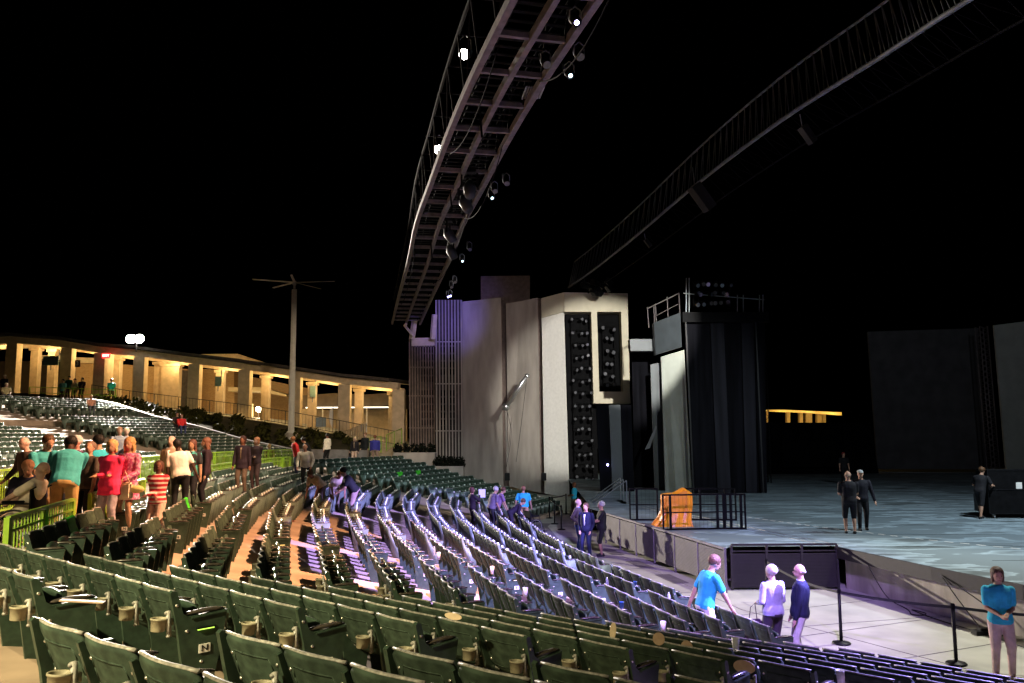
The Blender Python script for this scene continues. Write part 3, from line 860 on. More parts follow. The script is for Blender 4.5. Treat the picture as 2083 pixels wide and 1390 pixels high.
# tilting tube arm with its cable and control boxes
t = thing('boom_arm', 'silver tube arm tilted up from the tower wall with hanging cable', 'arm', P(1028, 828, 55.5)); og = t.location
mb = MB(); a, b = P(1029, 828, 55.5) - og, P(1072, 765, 54.6) - og; mb.tube([a, b], [0.17, 0.13], 14); mb.ball(a, 0.26, 12, 8); mb.ball(b, 0.17, 10, 7); mb.obj('tube', M['alu'], t, True)
mb = MB(); mb.tube([a + V((0, 0, -0.2)), P(1033, 975, 56) - og], 0.07, 8); mb.obj('mast', M['tower'], t)
mb = MB(); mb.tube(curve([b, P(1062, 850, 55) - og, P(1050, 940, 55.5) - og]), 0.015, 5); mb.tube(curve([a, P(1040, 880, 55) - og, P(1030, 950, 55.5) - og]), 0.015, 5); mb.obj('cable', M['rubber'], t)
for px, lb in ((1032, 'dark control box on the tower wall under the boom arm'), (1106, 'dark control box at the foot of the tower wall joint')):
    q = P(px, 978, 55.2); mb = MB(); mb.box(-0.17, 0.17, -0.1, 0.1, 0, 0.5); mb.box(-0.12, 0.12, -0.14, -0.1, 0.1, 0.4); o = mb.obj('control_box', M['blackm'], bevel=0.02); o.location = q; tag(o, lb, 'control box')
# slatted bays
def slat_bay(label, x0, x1, ytop, ybot, Y, n, cells, m, cap=None, lean=2):
    t = thing('slatted_bay', label, 'wall', P(x0, ybot, Y)); og = t.location
    plate_at('recess', [(x0, ytop), (x1, ytop), (x1 + lean, ybot), (x0 + lean, ybot)], Y + 0.5, M['roof'], t, 0.4)
    mb = MB()
    for k in range(n):
        x = x0 + 2 + (x1 - x0 - 4) * k / (n - 1); mb.bar(P(x, ytop + 1, Y) - og, P(x + lean, ybot, Y) - og, 0.20, 0.085)
    mb.obj('slats', m, t)
    for yy in (0.25, 0.5, 0.78):
        y = ytop + (ybot - ytop) * yy; mb = MB(); mb.bar(P(x0, y, Y + 0.15) - og, P(x1, y, Y + 0.15) - og, 0.05, 0.08); mb.obj('crossbar', m, t)
    for (cx, cy) in cells:
        mb = MB(); c = P(cx, cy, Y + 0.35) - og; mb.box(-0.22, 0.22, -0.15, 0.15, -0.2, 0.2, Matrix.Translation(c)); mb.obj('speaker', M['black'], t)
    if cap: plate_at('cap', cap, Y - 0.2, M['soffit'], t, 1.0)


slat_bay('slatted pale bay with two columns of dark speakers, tall one beside the tower', 885, 940, 610, 952, 59.5, 9, [(x, y) for x in (903, 920) for y in (697, 712, 727, 742, 757, 800, 815, 830, 845, 860, 872)], M['tower'])
slat_bay('brown slatted bay, shorter one where the pergola ends', 831, 884, 689, 922, 60.5, 10, [(x, y) for x in (864, 878) for y in (712, 727, 742, 757, 772, 800, 815, 830, 845, 860)], M['slat'], [(837, 688), (885, 687), (885, 703), (837, 704)])


def leafball(mb, c, rx, rz, n, rnd, size=0.09):
    for _ in range(n):
        a = rnd.uniform(0, 6.283); u = rnd.uniform(-1, 1); rr = rnd.uniform(0.45, 1.05)
        p = V(c) + V((math.cos(a) * math.sqrt(1 - u * u) * rx * rr, math.sin(a) * math.sqrt(1 - u * u) * rx * rr, u * rz * rr))
        ax = V((rnd.uniform(-1, 1), rnd.uniform(-1, 1), rnd.uniform(-0.4, 1))).normalized(); b1 = ax.orthogonal().normalized() * size * rnd.uniform(0.6, 1.3); b2 = ax.cross(b1) * 0.6
        mb.add([p - b1, p + b2, p + b1, p - b2], [(0, 1, 2, 3)])


rnd = random.Random(11)


def shrub(pos, rx, rz, label, m, n=170, size=0.09, grp=None):
    t = thing('shrub', label, 'shrub', pos, 0, grp); mb = MB(); leafball(mb, (0, 0, rz * 0.8), rx, rz, n, rnd, size)
    leafball(mb, (rx * 0.5, 0, rz * 0.5), rx * 0.6, rz * 0.6, n // 3, rnd, size); mb.obj('foliage', m, t, fixn=False)
    mb = MB()
    for k in range(5):
        a = rnd.uniform(0, 6.28); mb.tube([(0, 0, -0.1), (math.cos(a) * rx * 0.5, math.sin(a) * rx * 0.5, rz)], 0.02, 5, 0.008)
    mb.obj('stem', M['wood'], t)


def planter(label, x0, x1, yt, yb_, Y, m, lab2):
    t = thing('planter', label, 'planter', P(x0, yb_, Y)); plate_at('box', [(x0, yt), (x1, yt), (x1 + 1, yb_), (x0 + 1, yb_)], Y, m, t, 1.5)
    for k in range(5):
        x = x0 + (x1 - x0) * (k + 0.5) / 5; q = P(x, yt + 2, Y + 0.7)
        shrub(q, 0.32, 0.42, '%s shrub, %s from its left' % (lab2, ORD[k]), M['leafdk'], 150, 0.1, 'dark shrubs in the planters')


planter('low pale planter wall at the foot of the tower', 885, 942, 949, 988, 56.6, M['tower'], 'dark tower planter')
planter('tan planter wall below the brown slatted bay', 800, 884, 921, 962, 57.5, M['tower'], 'dark tan planter')

# steps with pale rails left of the apron
t = thing('stage_steps', 'small steps with three pale handrails climbing to the apron', 'steps', (3.2, 36.5, 0)); mb = MB()
for k in range(6): mb.box(0.1 + 0.26 * k, 0.36 + 0.26 * k, -1.0, 1.0, 0.0, 0.18 * (k + 1))
mb.obj('treads', M['black'], t)
for y in (-1.0, 0.0, 1.0):
    mb = MB(); mb.tube([(0.0, y, 0.95), (1.6, y, 2.05)], 0.025, 6); mb.tube([(0.1, y, 0), (0.1, y, 1.0)], 0.02, 6); mb.tube([(1.6, y, 0.9), (1.6, y, 2.05)], 0.02, 6); mb.obj('handrail', M['alu'], t)
# stair unit by the pit, far right
t = thing('stair_unit', 'black folding stair unit with two sloping rails at far right', 'stairs', (9.9, 14.0, 0)); mb = MB()
for k in range(5): mb.box(0.0 + 0.27 * k, 0.28 + 0.27 * k, -0.55, 0.55, 0.2 * k + 0.12, 0.2 * k + 0.17)
mb.obj('treads', M['black'], t)
for y in (-0.6, 0.6):
    mb = MB(); mb.bar((-0.1, y, 0.0), (1.4, y, 1.0), 0.05, 0.1); mb.bar((-0.2, y, 0.75), (1.5, y, 2.1), 0.05); mb.bar((-0.1, y, 0.0), (-0.1, y, 0.9), 0.04); mb.obj('side_rail', M['black'], t)
mb = MB(); mb.tube([(-0.45 + 0.22 * math.cos(a), -0.62, 0.78 + 0.3 * math.sin(a)) for a in [k * 0.35 + 1.5 for k in range(11)]], 0.028, 8); mb.obj('hoop_rail', M['blackm'], t, True)
# floor drain plates along the fence foot
for k, y in enumerate((29.0, 26.2, 23.6)):
    mb = MB(); mb.box(-0.22, 0.22, -0.7, 0.7, 0, 0.006); o = mb.obj('floor_plate', M['strip']); o.location = (3.45 + (29.0 - y) * 0.19 - 0.1, y, 0.003); o.rotation_euler.z = R(11); tag(o, 'grey floor plate beside the mesh fence, %s from the far end' % ORD[k], 'floor plate', 'floor plates by the fence')

# ---------------------------------------------------------------- stage back
Yc = 41.3
t = thing('curtain_rig', 'black scaffold rig hung with tall black curtains at stage left', 'curtains', G(1400, 1003, STZ))
for (x0, x1, xb0, xb1, m) in ((1392, 1445, 1411, 1460, 'curtain'), (1445, 1472, 1460, 1487, 'grey2'), (1472, 1508, 1488, 1518, 'curtain'), (1508, 1534, 1518, 1540, 'grey2'), (1534, 1556, 1541, 1560, 'curtain')):
    plate_at('curtain', [(x0, 655), (x1, 655), (xb1, 1003), (xb0, 1003)], Yc if m == 'curtain' else Yc - 0.1, M['curtain'] if m == 'curtain' else M['curt2'], t, 0.12)
og = t.location; mb = MB()
for x in (1394, 1536): mb.bar(P(x, 640, Yc - 0.3) - og, P(x + 17, 1003, Yc - 0.3) - og, 0.07)
mb.obj('upright', M['blackm'], t)
mb = MB(); mb.bar(P(1388, 646, Yc - 0.2) - og, P(1562, 646, Yc - 0.2) - og, 0.3, 0.5); mb.obj('top_beam', M['black'], t)
mb = MB()
for x in (1396, 1402, 1500, 1512, 1545, 1552): mb.tube([P(x, 566 if x < 1410 else 600, Yc) - og, P(x, 642, Yc) - og], 0.03, 6)
mb.tube([P(1390, 597, Yc) - og, P(1555, 610, Yc) - og], 0.03, 6)
mb.obj('pipe', M['steelbl'], t)
fixture_rows('overhead_light_rack', 'dark rack of spotlights on top of the curtain rig', (1415, 1427, 1440, 1453, 1466, 1479), [578, 598, 618], Yc, 0.13, None)
t = thing('scenery_wall', 'pale grey scenery wall with darker grey box above it', 'scenery', G(1385, 1001, STZ))
plate_at('pale_panel', [(1345, 726), (1392, 712), (1408, 1003), (1354, 1003)], 0, M['paleg'], t, 0.2, Ys=[43, 41.6, 41.6, 43])
plate_at('upper_box', [(1330, 657), (1384, 636), (1387, 706), (1334, 722)], 0, M['grey'], t, 0.6, Ys=[43, 41.4, 41.4, 43])
plate_at('side_panel', [(1323, 742), (1343, 738), (1352, 1003), (1332, 1003)], 44, M['grey'], t, 0.15)
plate_at('dark_back', [(1285, 720), (1325, 720), (1335, 1003), (1292, 1003)], 46, M['curtain'], t, 0.15)
plate_at('leaning_flat', [(1312, 915), (1334, 866), (1337, 868), (1322, 912)], 43.5, M['screen'], t, 0.05)
t = thing('rig_platform', 'small railed access platform beside the grey scenery box', 'platform', P(1285, 715, 44)); og = t.location
plate_at('deck', [(1281, 690), (1331, 690), (1331, 714), (1283, 714)], 44, M['grey'], t, 0.8)
mb = MB()
for a, b in (((1317, 625), (1320, 668)), ((1330, 622), (1332, 664)), ((1333, 618), (1335, 655)), ((1357, 604), (1359, 645)), ((1381, 596), (1383, 637))): mb.tube([P(*a, 43) - og, P(*b, 43) - og], 0.03, 6)
mb.tube([P(1317, 628, 43) - og, P(1381, 597, 43) - og], 0.03, 6); mb.tube([P(1330, 645, 43) - og, P(1383, 617, 43) - og], 0.02, 6); mb.obj('railing', M['mesh'], t)
t = thing('rear_screen', 'large dark grey projection screen at the back of the stage', 'screen', G(1800, 962, STZ)); Y = 61.0
plate_at('screen', [(1765, 675), (1990, 668), (2008, 955), (1785, 955)], Y, M['screen'], t, 0.15)
t = thing('rear_screen', 'olive grey screen wall cut by the right picture edge', 'screen', G(2060, 960, STZ)); Y = 54.0
plate_at('screen', [(2022, 662), (2200, 640), (2215, 962), (2048, 962)], Y, M['paleg'], t, 0.15)


def box_truss(name, label, pts, w, m, seg=8, r=0.05, cat='truss', zz=False, lw=None):
    t = thing(name, label, cat, pts[0]); og = V(pts[0]); path = [V(p) - og for p in pts]
    up = V((0, 0, 1)); ch = [[], [], [], []]
    for k, p in enumerate(path):
        d = (path[min(k + 1, len(path) - 1)] - path[max(k - 1, 0)]).normalized(); x = d.cross(up)
        if x.length < 0.1: x = V((1, 0, 0))
        x.normalize(); y = x.cross(d).normalized(); hh = (lw or w)
        for j, (a, b) in enumerate(((-1, -1), (1, -1), (1, 1), (-1, 1))): ch[j].append(p + x * a * w / 2 + y * b * hh / 2)
    for c in ch:
        mb = MB(); mb.tube(c, r, 6); mb.obj('chord', m, t, True)
    mb = MB(); n = seg
    def at_(c, s):
        s = s * (len(c) - 1); k = min(int(s), len(c) - 2); return c[k].lerp(c[k + 1], s - k)
    for k in range(n):
        s0, s1 = k / n, (k + 1) / n
        for a, b in ((0, 1), (1, 2), (2, 3), (3, 0)):
            mb.tube([at_(ch[a], s0), at_(ch[b], (s0 + s1) / 2), at_(ch[a], s1)], r * 0.5, 5)
    mb.obj('bracing', m, t)
    return t


box_truss('screen_truss', 'tall lattice truss standing between the two rear screens', [P(1996, 665, 57), P(2022, 965, 57)], 0.55, M['steel'], 26, 0.04)
box_truss('screen_truss', 'low lattice truss lying along the foot of the dark screen', [P(1790, 968, 60), P(2012, 970, 60)], 0.5, M['steelbl'], 12, 0.035)
# road cases
t = thing('road_case', 'large black road case on wheels with a white paper label', 'road case', G(2045, 1052, STZ), R(-4)); mb = MB(); mb.box(-0.7, 1.4, -0.4, 0.4, 0.14, 1.62); mb.obj('body', M['black'], t, bevel=0.02)
mb = MB(); 
for x in (-0.7, 1.4):
    mb.bar((x, -0.405, 0.14), (x, -0.405, 1.62), 0.05, 0.02)
for z in (0.15, 0.95, 1.61): mb.bar((-0.7, -0.405, z), (1.4, -0.405, z), 0.02, 0.03)
mb.obj('edge_trim', M['blackm'], t)
mb = MB(); mb.box(0.22, 0.42, -0.412, -0.408, 0.98, 1.20); mb.obj('paper_label', M['white'], t)
for x in (-0.55, 1.2):
    mb = MB(); mb.tube([(x, -0.32, 0.07), (x + 0.05, -0.32, 0.07)], 0.07, 12); mb.obj('wheel', M['alu'], t)
t = thing('road_case', 'small dark grey case with two round white stickers', 'road case', G(2014, 1046, STZ), R(-4)); mb = MB(); mb.box(-0.4, 0.28, -0.3, 0.3, 0.1, 0.72); mb.obj('body', M['grey'], t, bevel=0.02)
for x in (-0.25, 0.15):
    mb = MB(); mb.tube([(x, -0.301, 0.40), (x, -0.306, 0.40)], 0.06, 12); mb.obj('sticker', M['white'], t)
# masking wall + far pergola seen through the gap
t = thing('masking_wall', 'black masking wall at the rear of the stage under the lit gap', 'wall', G(1600, 975, STZ)); plate_at('wall', [(1530, 860), (1770, 860), (1790, 977), (1545, 985)], 60, M['curtain'], t, 0.2)
mb = MB(); mb.add([(-0.1, 0, 0), (2.7, 0, 0), (2.7, 0, 1.4), (-0.1, 0, 1.4)], [(0, 1, 2, 3)])
t = thing('backstage_building', 'dim panelled backstage building below the far lit pergola', 'building', P(1620, 975, 66)); plate_at('wall', [(1590, 898), (1700, 898), (1702, 950), (1592, 950)], 59.5, M['black'], t, 0.1)
box_truss('backstage_tower', 'thin dark scaffold tower at the edge of the backstage gap', [P(1545, 700, 50), P(1556, 1000, 50)], 0.6, M['blackm'], 20, 0.03)

# ---------------------------------------------------------------- overhead trusses
cl = [(-7.6, 59, 12), (-5.5, 47, 12), (-3.9, 38, 12), (-2.75, 31, 12), (-1.75, 26, 12), (-0.95, 22, 12), (-0.2, 18.6, 12), (0.55, 15.6, 12), (1.3, 12.8, 12), (2.3, 9.5, 12), (4.2, 5.4, 12), (7.5, 0.8, 12), (12.5, -4.5, 12)]
cl = curve(cl, 4)
t = thing('lighting_bridge', 'huge curved lighting bridge arching over the seats, seen from beneath', 'truss', cl[0]); og = V(cl[0])


def side(k):
    d = cl[min(k + 1, len(cl) - 1)] - cl[max(k - 1, 0)]; d.z = 0; d.normalize(); return V((d.y, -d.x, 0)), d


for off, nm in ((0.72, 'bottom_chord'), (-0.72, 'bottom_chord'), (0.0, 'bottom_chord')):      # +side = left of travel
    mb = MB()
    for k in range(len(cl) - 1):
        s0, _ = side(k); s1, _ = side(k + 1); f0 = 1 + 0.38 * (1 - k / len(cl)) ** 2; f1 = 1 + 0.38 * (1 - (k + 1) / len(cl)) ** 2; mb.bar(cl[k] - s0 * off * f0 - og, cl[k + 1] - s1 * off * f1 - og, 0.14 if abs(off) > 0.5 else 0.12, 0.2)
    mb.obj(nm, M['steel'], t)
acc = 0.0; last = 0
for k in range(len(cl) - 1):
    acc += (cl[k + 1] - cl[k]).length
    while acc > 1.75:
        acc -= 1.75; s, d = side(k); c = cl[k + 1] - d * acc; last += 1
        ff = (1 + 0.38 * (1 - k / len(cl)) ** 2) * 0.7; mb = MB(); mb.bar(c - s * ff - og + V((0, 0, 0.02)), c + s * ff - og + V((0, 0, 0.02)), 0.10, 0.12); mb.obj('rung', M['steel'], t)
        mb = MB()
        for a, b in ((-0.7, -0.9), (0.7, 0.9)): mb.tube([c + s * a - og, c + s * b + V((0, 0, 1.7)) - og], 0.03, 6)
        mb.tube([c - s * 0.9 + V((0, 0, 1.7)) - og, c + s * 0.9 + V((0, 0, 1.7)) - og], 0.03, 6)
        if last % 2: mb.tube([c - s * 0.7 - og, c - s * 0.9 + d * 1.75 + V((0, 0, 1.7)) - og], 0.025, 5); mb.tube([c + s * 0.7 - og, c + s * 0.9 + d * 1.75 + V((0, 0, 1.7)) - og], 0.025, 5)
        mb.obj('web_frame', M['black'], t)
for off in (0.9, -0.9):
    mb = MB(); mb.tube([cl[k] - side(k)[0] * off + V((0, 0, 1.7)) - og for k in range(len(cl))], 0.05, 6); mb.obj('top_chord', M['black'], t)
mb = MB()
for off in (-0.45, 0.3, 0.5):
    for k in range(len(cl) - 1):
        s0, _ = side(k); s1, _ = side(k + 1); mb.bar(cl[k] - s0 * off + V((0, 0, 0.4)) - og, cl[k + 1] - s1 * off + V((0, 0, 0.4)) - og, 0.03)
mb.obj('conduit', M['black'], t)
mb = MB()
for k in range(len(cl) - 1):
    L = (cl[k + 1] - cl[k]).length; n_ = max(1, int(L / 0.32)); s, d = side(k); ff = (1 + 0.38 * (1 - k / len(cl)) ** 2) * 0.66
    for q_ in range(n_):
        c = cl[k].lerp(cl[k + 1], q_ / n_) + V((0, 0, 0.3)) - og; mb.bar(c - s * ff, c + s * ff, 0.11, 0.03)
mb.obj('grating', M['black'], t)
mb = MB(); a = P(826, 660, 58) - og; mb.tube([a, P(823, 662, 58.5) - og, P(841, 684, 58.8) - og], 0.10, 8); mb.bar(P(838, 690, 59.3) - og, P(845, 640, 59) - og, 0.3); mb.bar(P(880, 690, 59.3) - og, P(884, 640, 59) - og, 0.3); mb.obj('end_bracket', M['soffit'], t)


def lamp_fixture(label, pos, aim, m, r=0.22, hang=0.5, grp='spotlights on the lighting bridge', lr=None):
    t = thing('spotlight', label, 'spotlight', pos, 0, grp); d = (V(aim) - V(pos)).normalized(); mb = MB()
    mb.tube([d * -0.45, d * -0.15, d * 0.1], [r * 0.5, r * 0.95, r], 14); mb.obj('housing', M['blackm'], t, True)
    mb = MB(); mb.tube([d * 0.101, d * 0.115], lr or r * 0.85, 14); mb.obj('lens', m, t)
    mb = MB(); mb.tube([(-r, 0, 0), (-r, 0, hang * 0.7), (0, 0, hang), (r, 0, hang * 0.7), (r, 0, 0)], 0.018, 5); mb.obj('yoke', M['steelbl'], t)


LAMPS = []
for k, (px, py, z, rr) in enumerate(((946, 110, 13.4, 0.15), (893, 304, 13.4, 0.17), (858, 426, 13.4, 0.12))):
    q = G(px, py, z); LAMPS.append(q); lamp_fixture('glowing white floodlight on the left of the bridge, %s' % ('nearest', 'middle', 'farthest')[k], q, V((q.x * 0.6 - 3.5, q.y * 0.35, 6)), M['lampwhite'], rr)
    mb = MB(); mb.tube([V((0, 0, 0)), V((0.15, 0.2, -2.0))], 0.03, 6); o = mb.obj('lamp_pole', M['black']); o.location = q + V((0.25, 0.2, 0)); tag(o, 'thin pole carrying the %s glowing floodlight' % ('nearest', 'middle', 'farthest')[k], 'pole')
for k, (px, py, mm_, lab) in enumerate(((1170, 42, 'lampviolet', 'small bluish-white lit spotlight inside the near end of the bridge'), (1158, 150, 'lampteal', 'pale lit spotlight on the right edge of the bridge'), (1178, 112, 'lensdim', 'unlit spotlight on the right edge, uppermost'), (1000, 400, 'lampteal', 'pale teal lit spotlight halfway down the right edge'), (1006, 386, 'lensdim', 'unlit spotlight just above the teal lit one'), (1030, 370, 'lensdim', 'unlit bent-arm spotlight above the teal ones'), (940, 529, 'lampteal', 'teal white lit spotlight low on the right edge'), (955, 505, 'lensdim', 'unlit spotlight above the low teal one'), (925, 572, 'lensdim', 'upper unlit spotlight in the lowest cluster'), (918, 582, 'lensdim', 'lower unlit spotlight in the lowest cluster'), (911, 602, 'lampviolet', 'violet lit spotlight, left of the lowest trio'), (916, 600, 'lampviolet', 'violet lit spotlight, right of the lowest trio'), (1110, 128, 'lensdim', 'round unlit spotlight between the near bridge beams'))):
    q = G(px, py, 11.8); lamp_fixture(lab, q, V((q.x + 2, q.y - 6, 5)), M[mm_], 0.10, 0.28, lr=0.045 if 'lit' in lab and mm_ != 'lensdim' else None)
for k, (px, py) in enumerate(((955, 375), (945, 405), (912, 470), (917, 505))):
    q = G(px, py, 11.6); t = thing('moving_light', 'dark moving-head light hanging below the bridge, %s from the top' % ORD[k], 'moving light', q, R(40 * k), 'moving lights under the bridge')
    mb = MB(); mb.box(-0.2, 0.2, -0.15, 0.15, 0.35, 0.5); mb.obj('base', M['blackm'], t, bevel=0.02); mb = MB(); mb.bar((-0.24, 0, 0.35), (-0.24, 0, -0.1), 0.06); mb.bar((0.24, 0, 0.35), (0.24, 0, -0.1), 0.06); mb.obj('yoke', M['blackm'], t)
    mb = MB(); mb.tube([(0, 0.1, 0.1), (0, 0, -0.1), (0.03, -0.2, -0.42)], [0.1, 0.2, 0.16], 12); mb.obj('head', M['grey'], t, True)
mb = MB()
for k in range(8): mb.bar(G(1062 + 5 * k, 202 - 0.3 * k, 12.15) - G(1062, 202, 12.15), G(1072 + 5 * k, 176, 12.15) - G(1062, 202, 12.15), 0.035)
o = mb.obj('grille', M['alu']); o.location = G(1062, 202, 12.15); tag(o, 'small bright metal grille set in the bridge underside', 'grille')

lo = curve([(3.9, 56, 14), (5.0, 50, 14), (6.3, 41.5, 14), (7.35, 33.5, 14), (8.2, 28.3, 14), (8.95, 24.7, 14), (9.95, 21.2, 14), (10.7, 18.3, 14), (12.2, 14.0, 14), (15, 8, 14)], 3)
t = thing('stage_truss', 'long curved black lattice truss sweeping over the stage', 'truss', lo[0]); og = V(lo[0])
mb = MB(); mb.tube([p - og for p in lo], 0.07, 6); mb.obj('lower_chord', M['steelbl'], t, True)
upc = [p + V((0.55, 1.5, 2.1)) for p in lo]; mb = MB(); mb.tube([p - og for p in upc], 0.045, 6); mb.obj('upper_chord', M['steelbl'], t, True)
bk = [p + V((0.75, 0.1, -0.75)) for p in lo]; mb = MB(); mb.tube([p - og for p in bk], 0.035, 6); mb.obj('rear_chord', M['black'], t, True)
for k in range(len(lo) - 1):
    mb = MB()
    for s in (0, 0.34, 0.67):
        a = lo[k].lerp(lo[k + 1], s); b = upc[k].lerp(upc[k + 1], s); c = lo[k].lerp(lo[k + 1], s + 0.17); e = bk[k].lerp(bk[k + 1], s)
        mb.tube([a - og, b - og], 0.022, 5); mb.tube([b - og, c - og], 0.018, 5)
    mb.obj('web', M['steelbl'], t)
mb = MB()
for k in range(len(lo) - 1):
    for s in (0, 0.5):
        a = lo[k].lerp(lo[k + 1], s); e = bk[k].lerp(bk[k + 1], s); e2 = bk[k].lerp(bk[k + 1], s + 0.5); mb.tube([a - og, e - og], 0.014, 5); mb.tube([a - og, e2 - og], 0.012, 5)
mb.obj('underside_web', M['black'], t)
for px, py, s, lab in ((1428, 402, 1.0, 'large grey box speaker hung under the stage truss'), (1643, 274, 0.55, 'small grey box speaker hung far up the stage truss'), (1318, 495, 0.4, 'smallest grey box speaker hung low on the stage truss')):
    q = G(px, py, 13.0); t = thing('hung_speaker', lab, 'speaker', q, R(15)); mb = MB(); mb.box(-0.22 * s, 0.22 * s, -0.22 * s, 0.22 * s, -0.55 * s, 0.55 * s, Matrix.Rotation(R(-38), 4, 'Y')); mb.obj('cabinet', M['meshdk'], t, bevel=0.01)
    mb = MB(); mb.tube([(-0.3 * s, 0, 0.4 * s), (-0.3 * s, 0.1, 1.2 * s)], 0.02, 5); mb.obj('hanger', M['steelbl'], t)
t = thing('cable_pick', 'dark cluster of rigging motors above the cream portal', 'rigging', P(1215, 590, 52)); og = t.location
for k in range(14):
    mb = MB(); mb.box(-0.22, 0.22, -0.2, 0.2, -0.18, 0.18, Matrix.Translation(V((random.uniform(-0.8, 0.9), random.uniform(-0.4, 0.4), random.uniform(-0.3, 0.7)))) @ Euler((random.random(), random.random(), random.random())).to_matrix().to_4x4()); mb.obj('motor', M['blackm'], t)

for k, (i0, i1, off, sag) in enumerate(((6, 14, 0.8, 0.5), (13, 20, 0.75, 0.7), (19, 27, -0.6, 0.5), (25, 32, 0.7, 0.6), (3, 9, -0.7, 0.4))):
    a, b_ = cl[i0] - side(i0)[0] * off, cl[i1] - side(i1)[0] * off; cable('cable', [a.lerp(b_, s / 12) + V((0, 0, -0.05 - sag * 4 * (s / 12) * (1 - s / 12))) for s in range(13)], 'black cable looping under the lighting bridge, %s from the far end' % ORD[(2, 3, 4, 5, 1)[k] - 1], 0.016, M['black'])
# ---------------------------------------------------------------- pergola, bed, far buildings
perg = [(-70, 705, 69), (30, 699, 68.5), (140, 708, 68), (212, 720, 67.6), (287, 726, 67.2), (398, 741, 66.6), (500, 753, 66), (602, 767, 65), (702, 782, 64), (812, 793, 62.5)]
base_y = {-70: 795, 30: 800, 140: 806, 212: 812, 287: 824, 398: 838, 500: 850, 602: 866, 702: 884, 812: 906}
t = thing('pergola', 'long cream colonnade with flat dark roof glowing yellow inside', 'pergola', P(400, 838, 66.6)); og = t.location
tops = [P(px, py, Y) for px, py, Y in perg]
for px, py, Y in perg:
    w_ = 0.72 if px in (140, 398, 702, 287) else 0.80
    if px in (212,): w_ = 1.5
    a = P(px, py, Y); b = P(px, base_y[px], Y); mb = MB(); mb.bar(V((a.x, a.y, a.z)) - og, V((a.x, a.y, b.z - 0.3)) - og, w_, 0.9); mb.obj('pier', M['pier'], t)
cols = [-20, 75, 110, 240, 325, 350, 450, 542, 636, 731, 800]
for px in cols:
    k = max(j for j in range(len(perg)) if perg[j][0] <= px); p0 = perg[k]; p1 = perg[min(k + 1, len(perg) - 1)]; s = (px - p0[0]) / max(1, p1[0] - p0[0])
    py = p0[1] + (p1[1] - p0[1]) * s + 3; by = base_y[p0[0]] + (base_y[p1[0]] - base_y[p0[0]]) * s; Y = p0[2] + (p1[2] - p0[2]) * s + 2.2
    a = P(px, py, Y); b = P(px, by, Y); w_ = 1.5 if px == 350 else 0.62
    mb = MB(); x, y = a.x - og.x, a.y - og.y; mb.box(x - w_ / 2, x + w_ / 2, y - 0.3, y + 0.3, b.z - 0.2 - og.z, a.z - 0.35 - og.z); mb.obj('column', M['pier'], t)
    mb = MB(); mb.box(x - w_ / 2 - 0.12, x + w_ / 2 + 0.12, y - 0.42, y + 0.42, a.z - 0.35 - og.z, a.z - 0.12 - og.z); mb.obj('capital', M['pier'], t)
mb = MB(); sf = MB(); rf = MB(); bb = MB()
for a, b in zip(tops, tops[1:]):
    d = (b - a).normalized(); mb.bar(a + V((0, -0.15, 0.25)) - og, b + V((0, -0.15, 0.25)) - og, 0.5, 0.5)
    bb.bar(a + V((0, 2.2, 0.05)) - og, b + V((0, 2.2, 0.05)) - og, 0.5, 0.35)
    rf.bar(a + V((0, 1.1, 0.72)) - og, b + V((0, 1.1, 0.72)) - og, 4.0, 0.22)
    sf.bar(a + V((0, 1.2, 0.53)) - og, b + V((0, 1.2, 0.53)) - og, 3.4, 0.05)
mb.obj('front_beam', M['pier'], t); bb.obj('rear_beam', M['pier'], t); sf.obj('soffit', M['soffit'], t); rf.obj('roof', M['roof'], t)
for k in range(len(tops) - 1):
    c = tops[k].lerp(tops[k + 1], 0.5) + V((0, 1.0, -0.15)); point('pergola_lamp', c, 170, YEL, 0.12)
    c2 = tops[k].lerp(tops[k + 1], 0.5) + V((0, 4.5, -0.6)); point('pergola_rear_lamp', c2, 120, YEL, 0.3)
# hanging sign boxes and exit sign
for (px, py, w_, h_, lab) in ((104, 734, 1.25, 0.75, 'pale teal sign box on the pergola column nearest the left edge'), (444, 776, 0.5, 0.8, 'small teal sign box on the pergola column left of the fan mast'), (636, 797, 0.45, 0.9, 'small teal sign box on the pergola column right of the fan mast')):
    q = P(px, py, 66.5); t2 = thing('hanging_sign', lab, 'sign', q); mb = MB(); mb.box(-w_ / 2, w_ / 2, -0.08, 0.08, -h_ / 2, h_ / 2); mb.obj('panel', M['tealsign'], t2, bevel=0.03); mb = MB(); mb.bar((w_ / 2, 0, h_ / 2), (w_ / 2, 0, h_ / 2 + 0.5), 0.06); mb.bar((0, 0, -h_ / 2), (0, 0, -h_ / 2 - 0.4), 0.06); mb.obj('bracket', M['steelbl'], t2)
q = P(216, 724, 66.2); t2 = thing('exit_sign', 'glowing red exit sign under the pergola beam', 'sign', q); mb = MB(); mb.box(-0.33, 0.33, -0.06, 0.06, -0.2, 0.2); mb.obj('box', M['exitred'], t2, bevel=0.02)
mb = MB(); vs, fs = textmesh('EXIT', 0.26); mb.add(vs, fs, Matrix.Translation((0, -0.065, 0)) @ Matrix.Rotation(R(90), 4, 'X')); mb.obj('lettering', M['exitlet'], t2)
q = P(158, 740, 66.4); t2 = thing('number_sign', 'small dark sign with the number 3 beside a pergola pier', 'sign', q); mb = MB(); mb.box(-0.2, 0.2, -0.04, 0.04, -0.28, 0.28); mb.obj('board', M['roof'], t2)
mb = MB(); vs, fs = textmesh('3', 0.42); mb.add(vs, fs, Matrix.Translation((0, -0.045, 0)) @ Matrix.Rotation(R(90), 4, 'X')); mb.obj('lettering', M['plate'], t2)
q = P(276, 690, 65.5); t2 = thing('floodlight', 'brilliant white twin floodlight on the pergola roof', 'floodlight', q); FLOOD = q
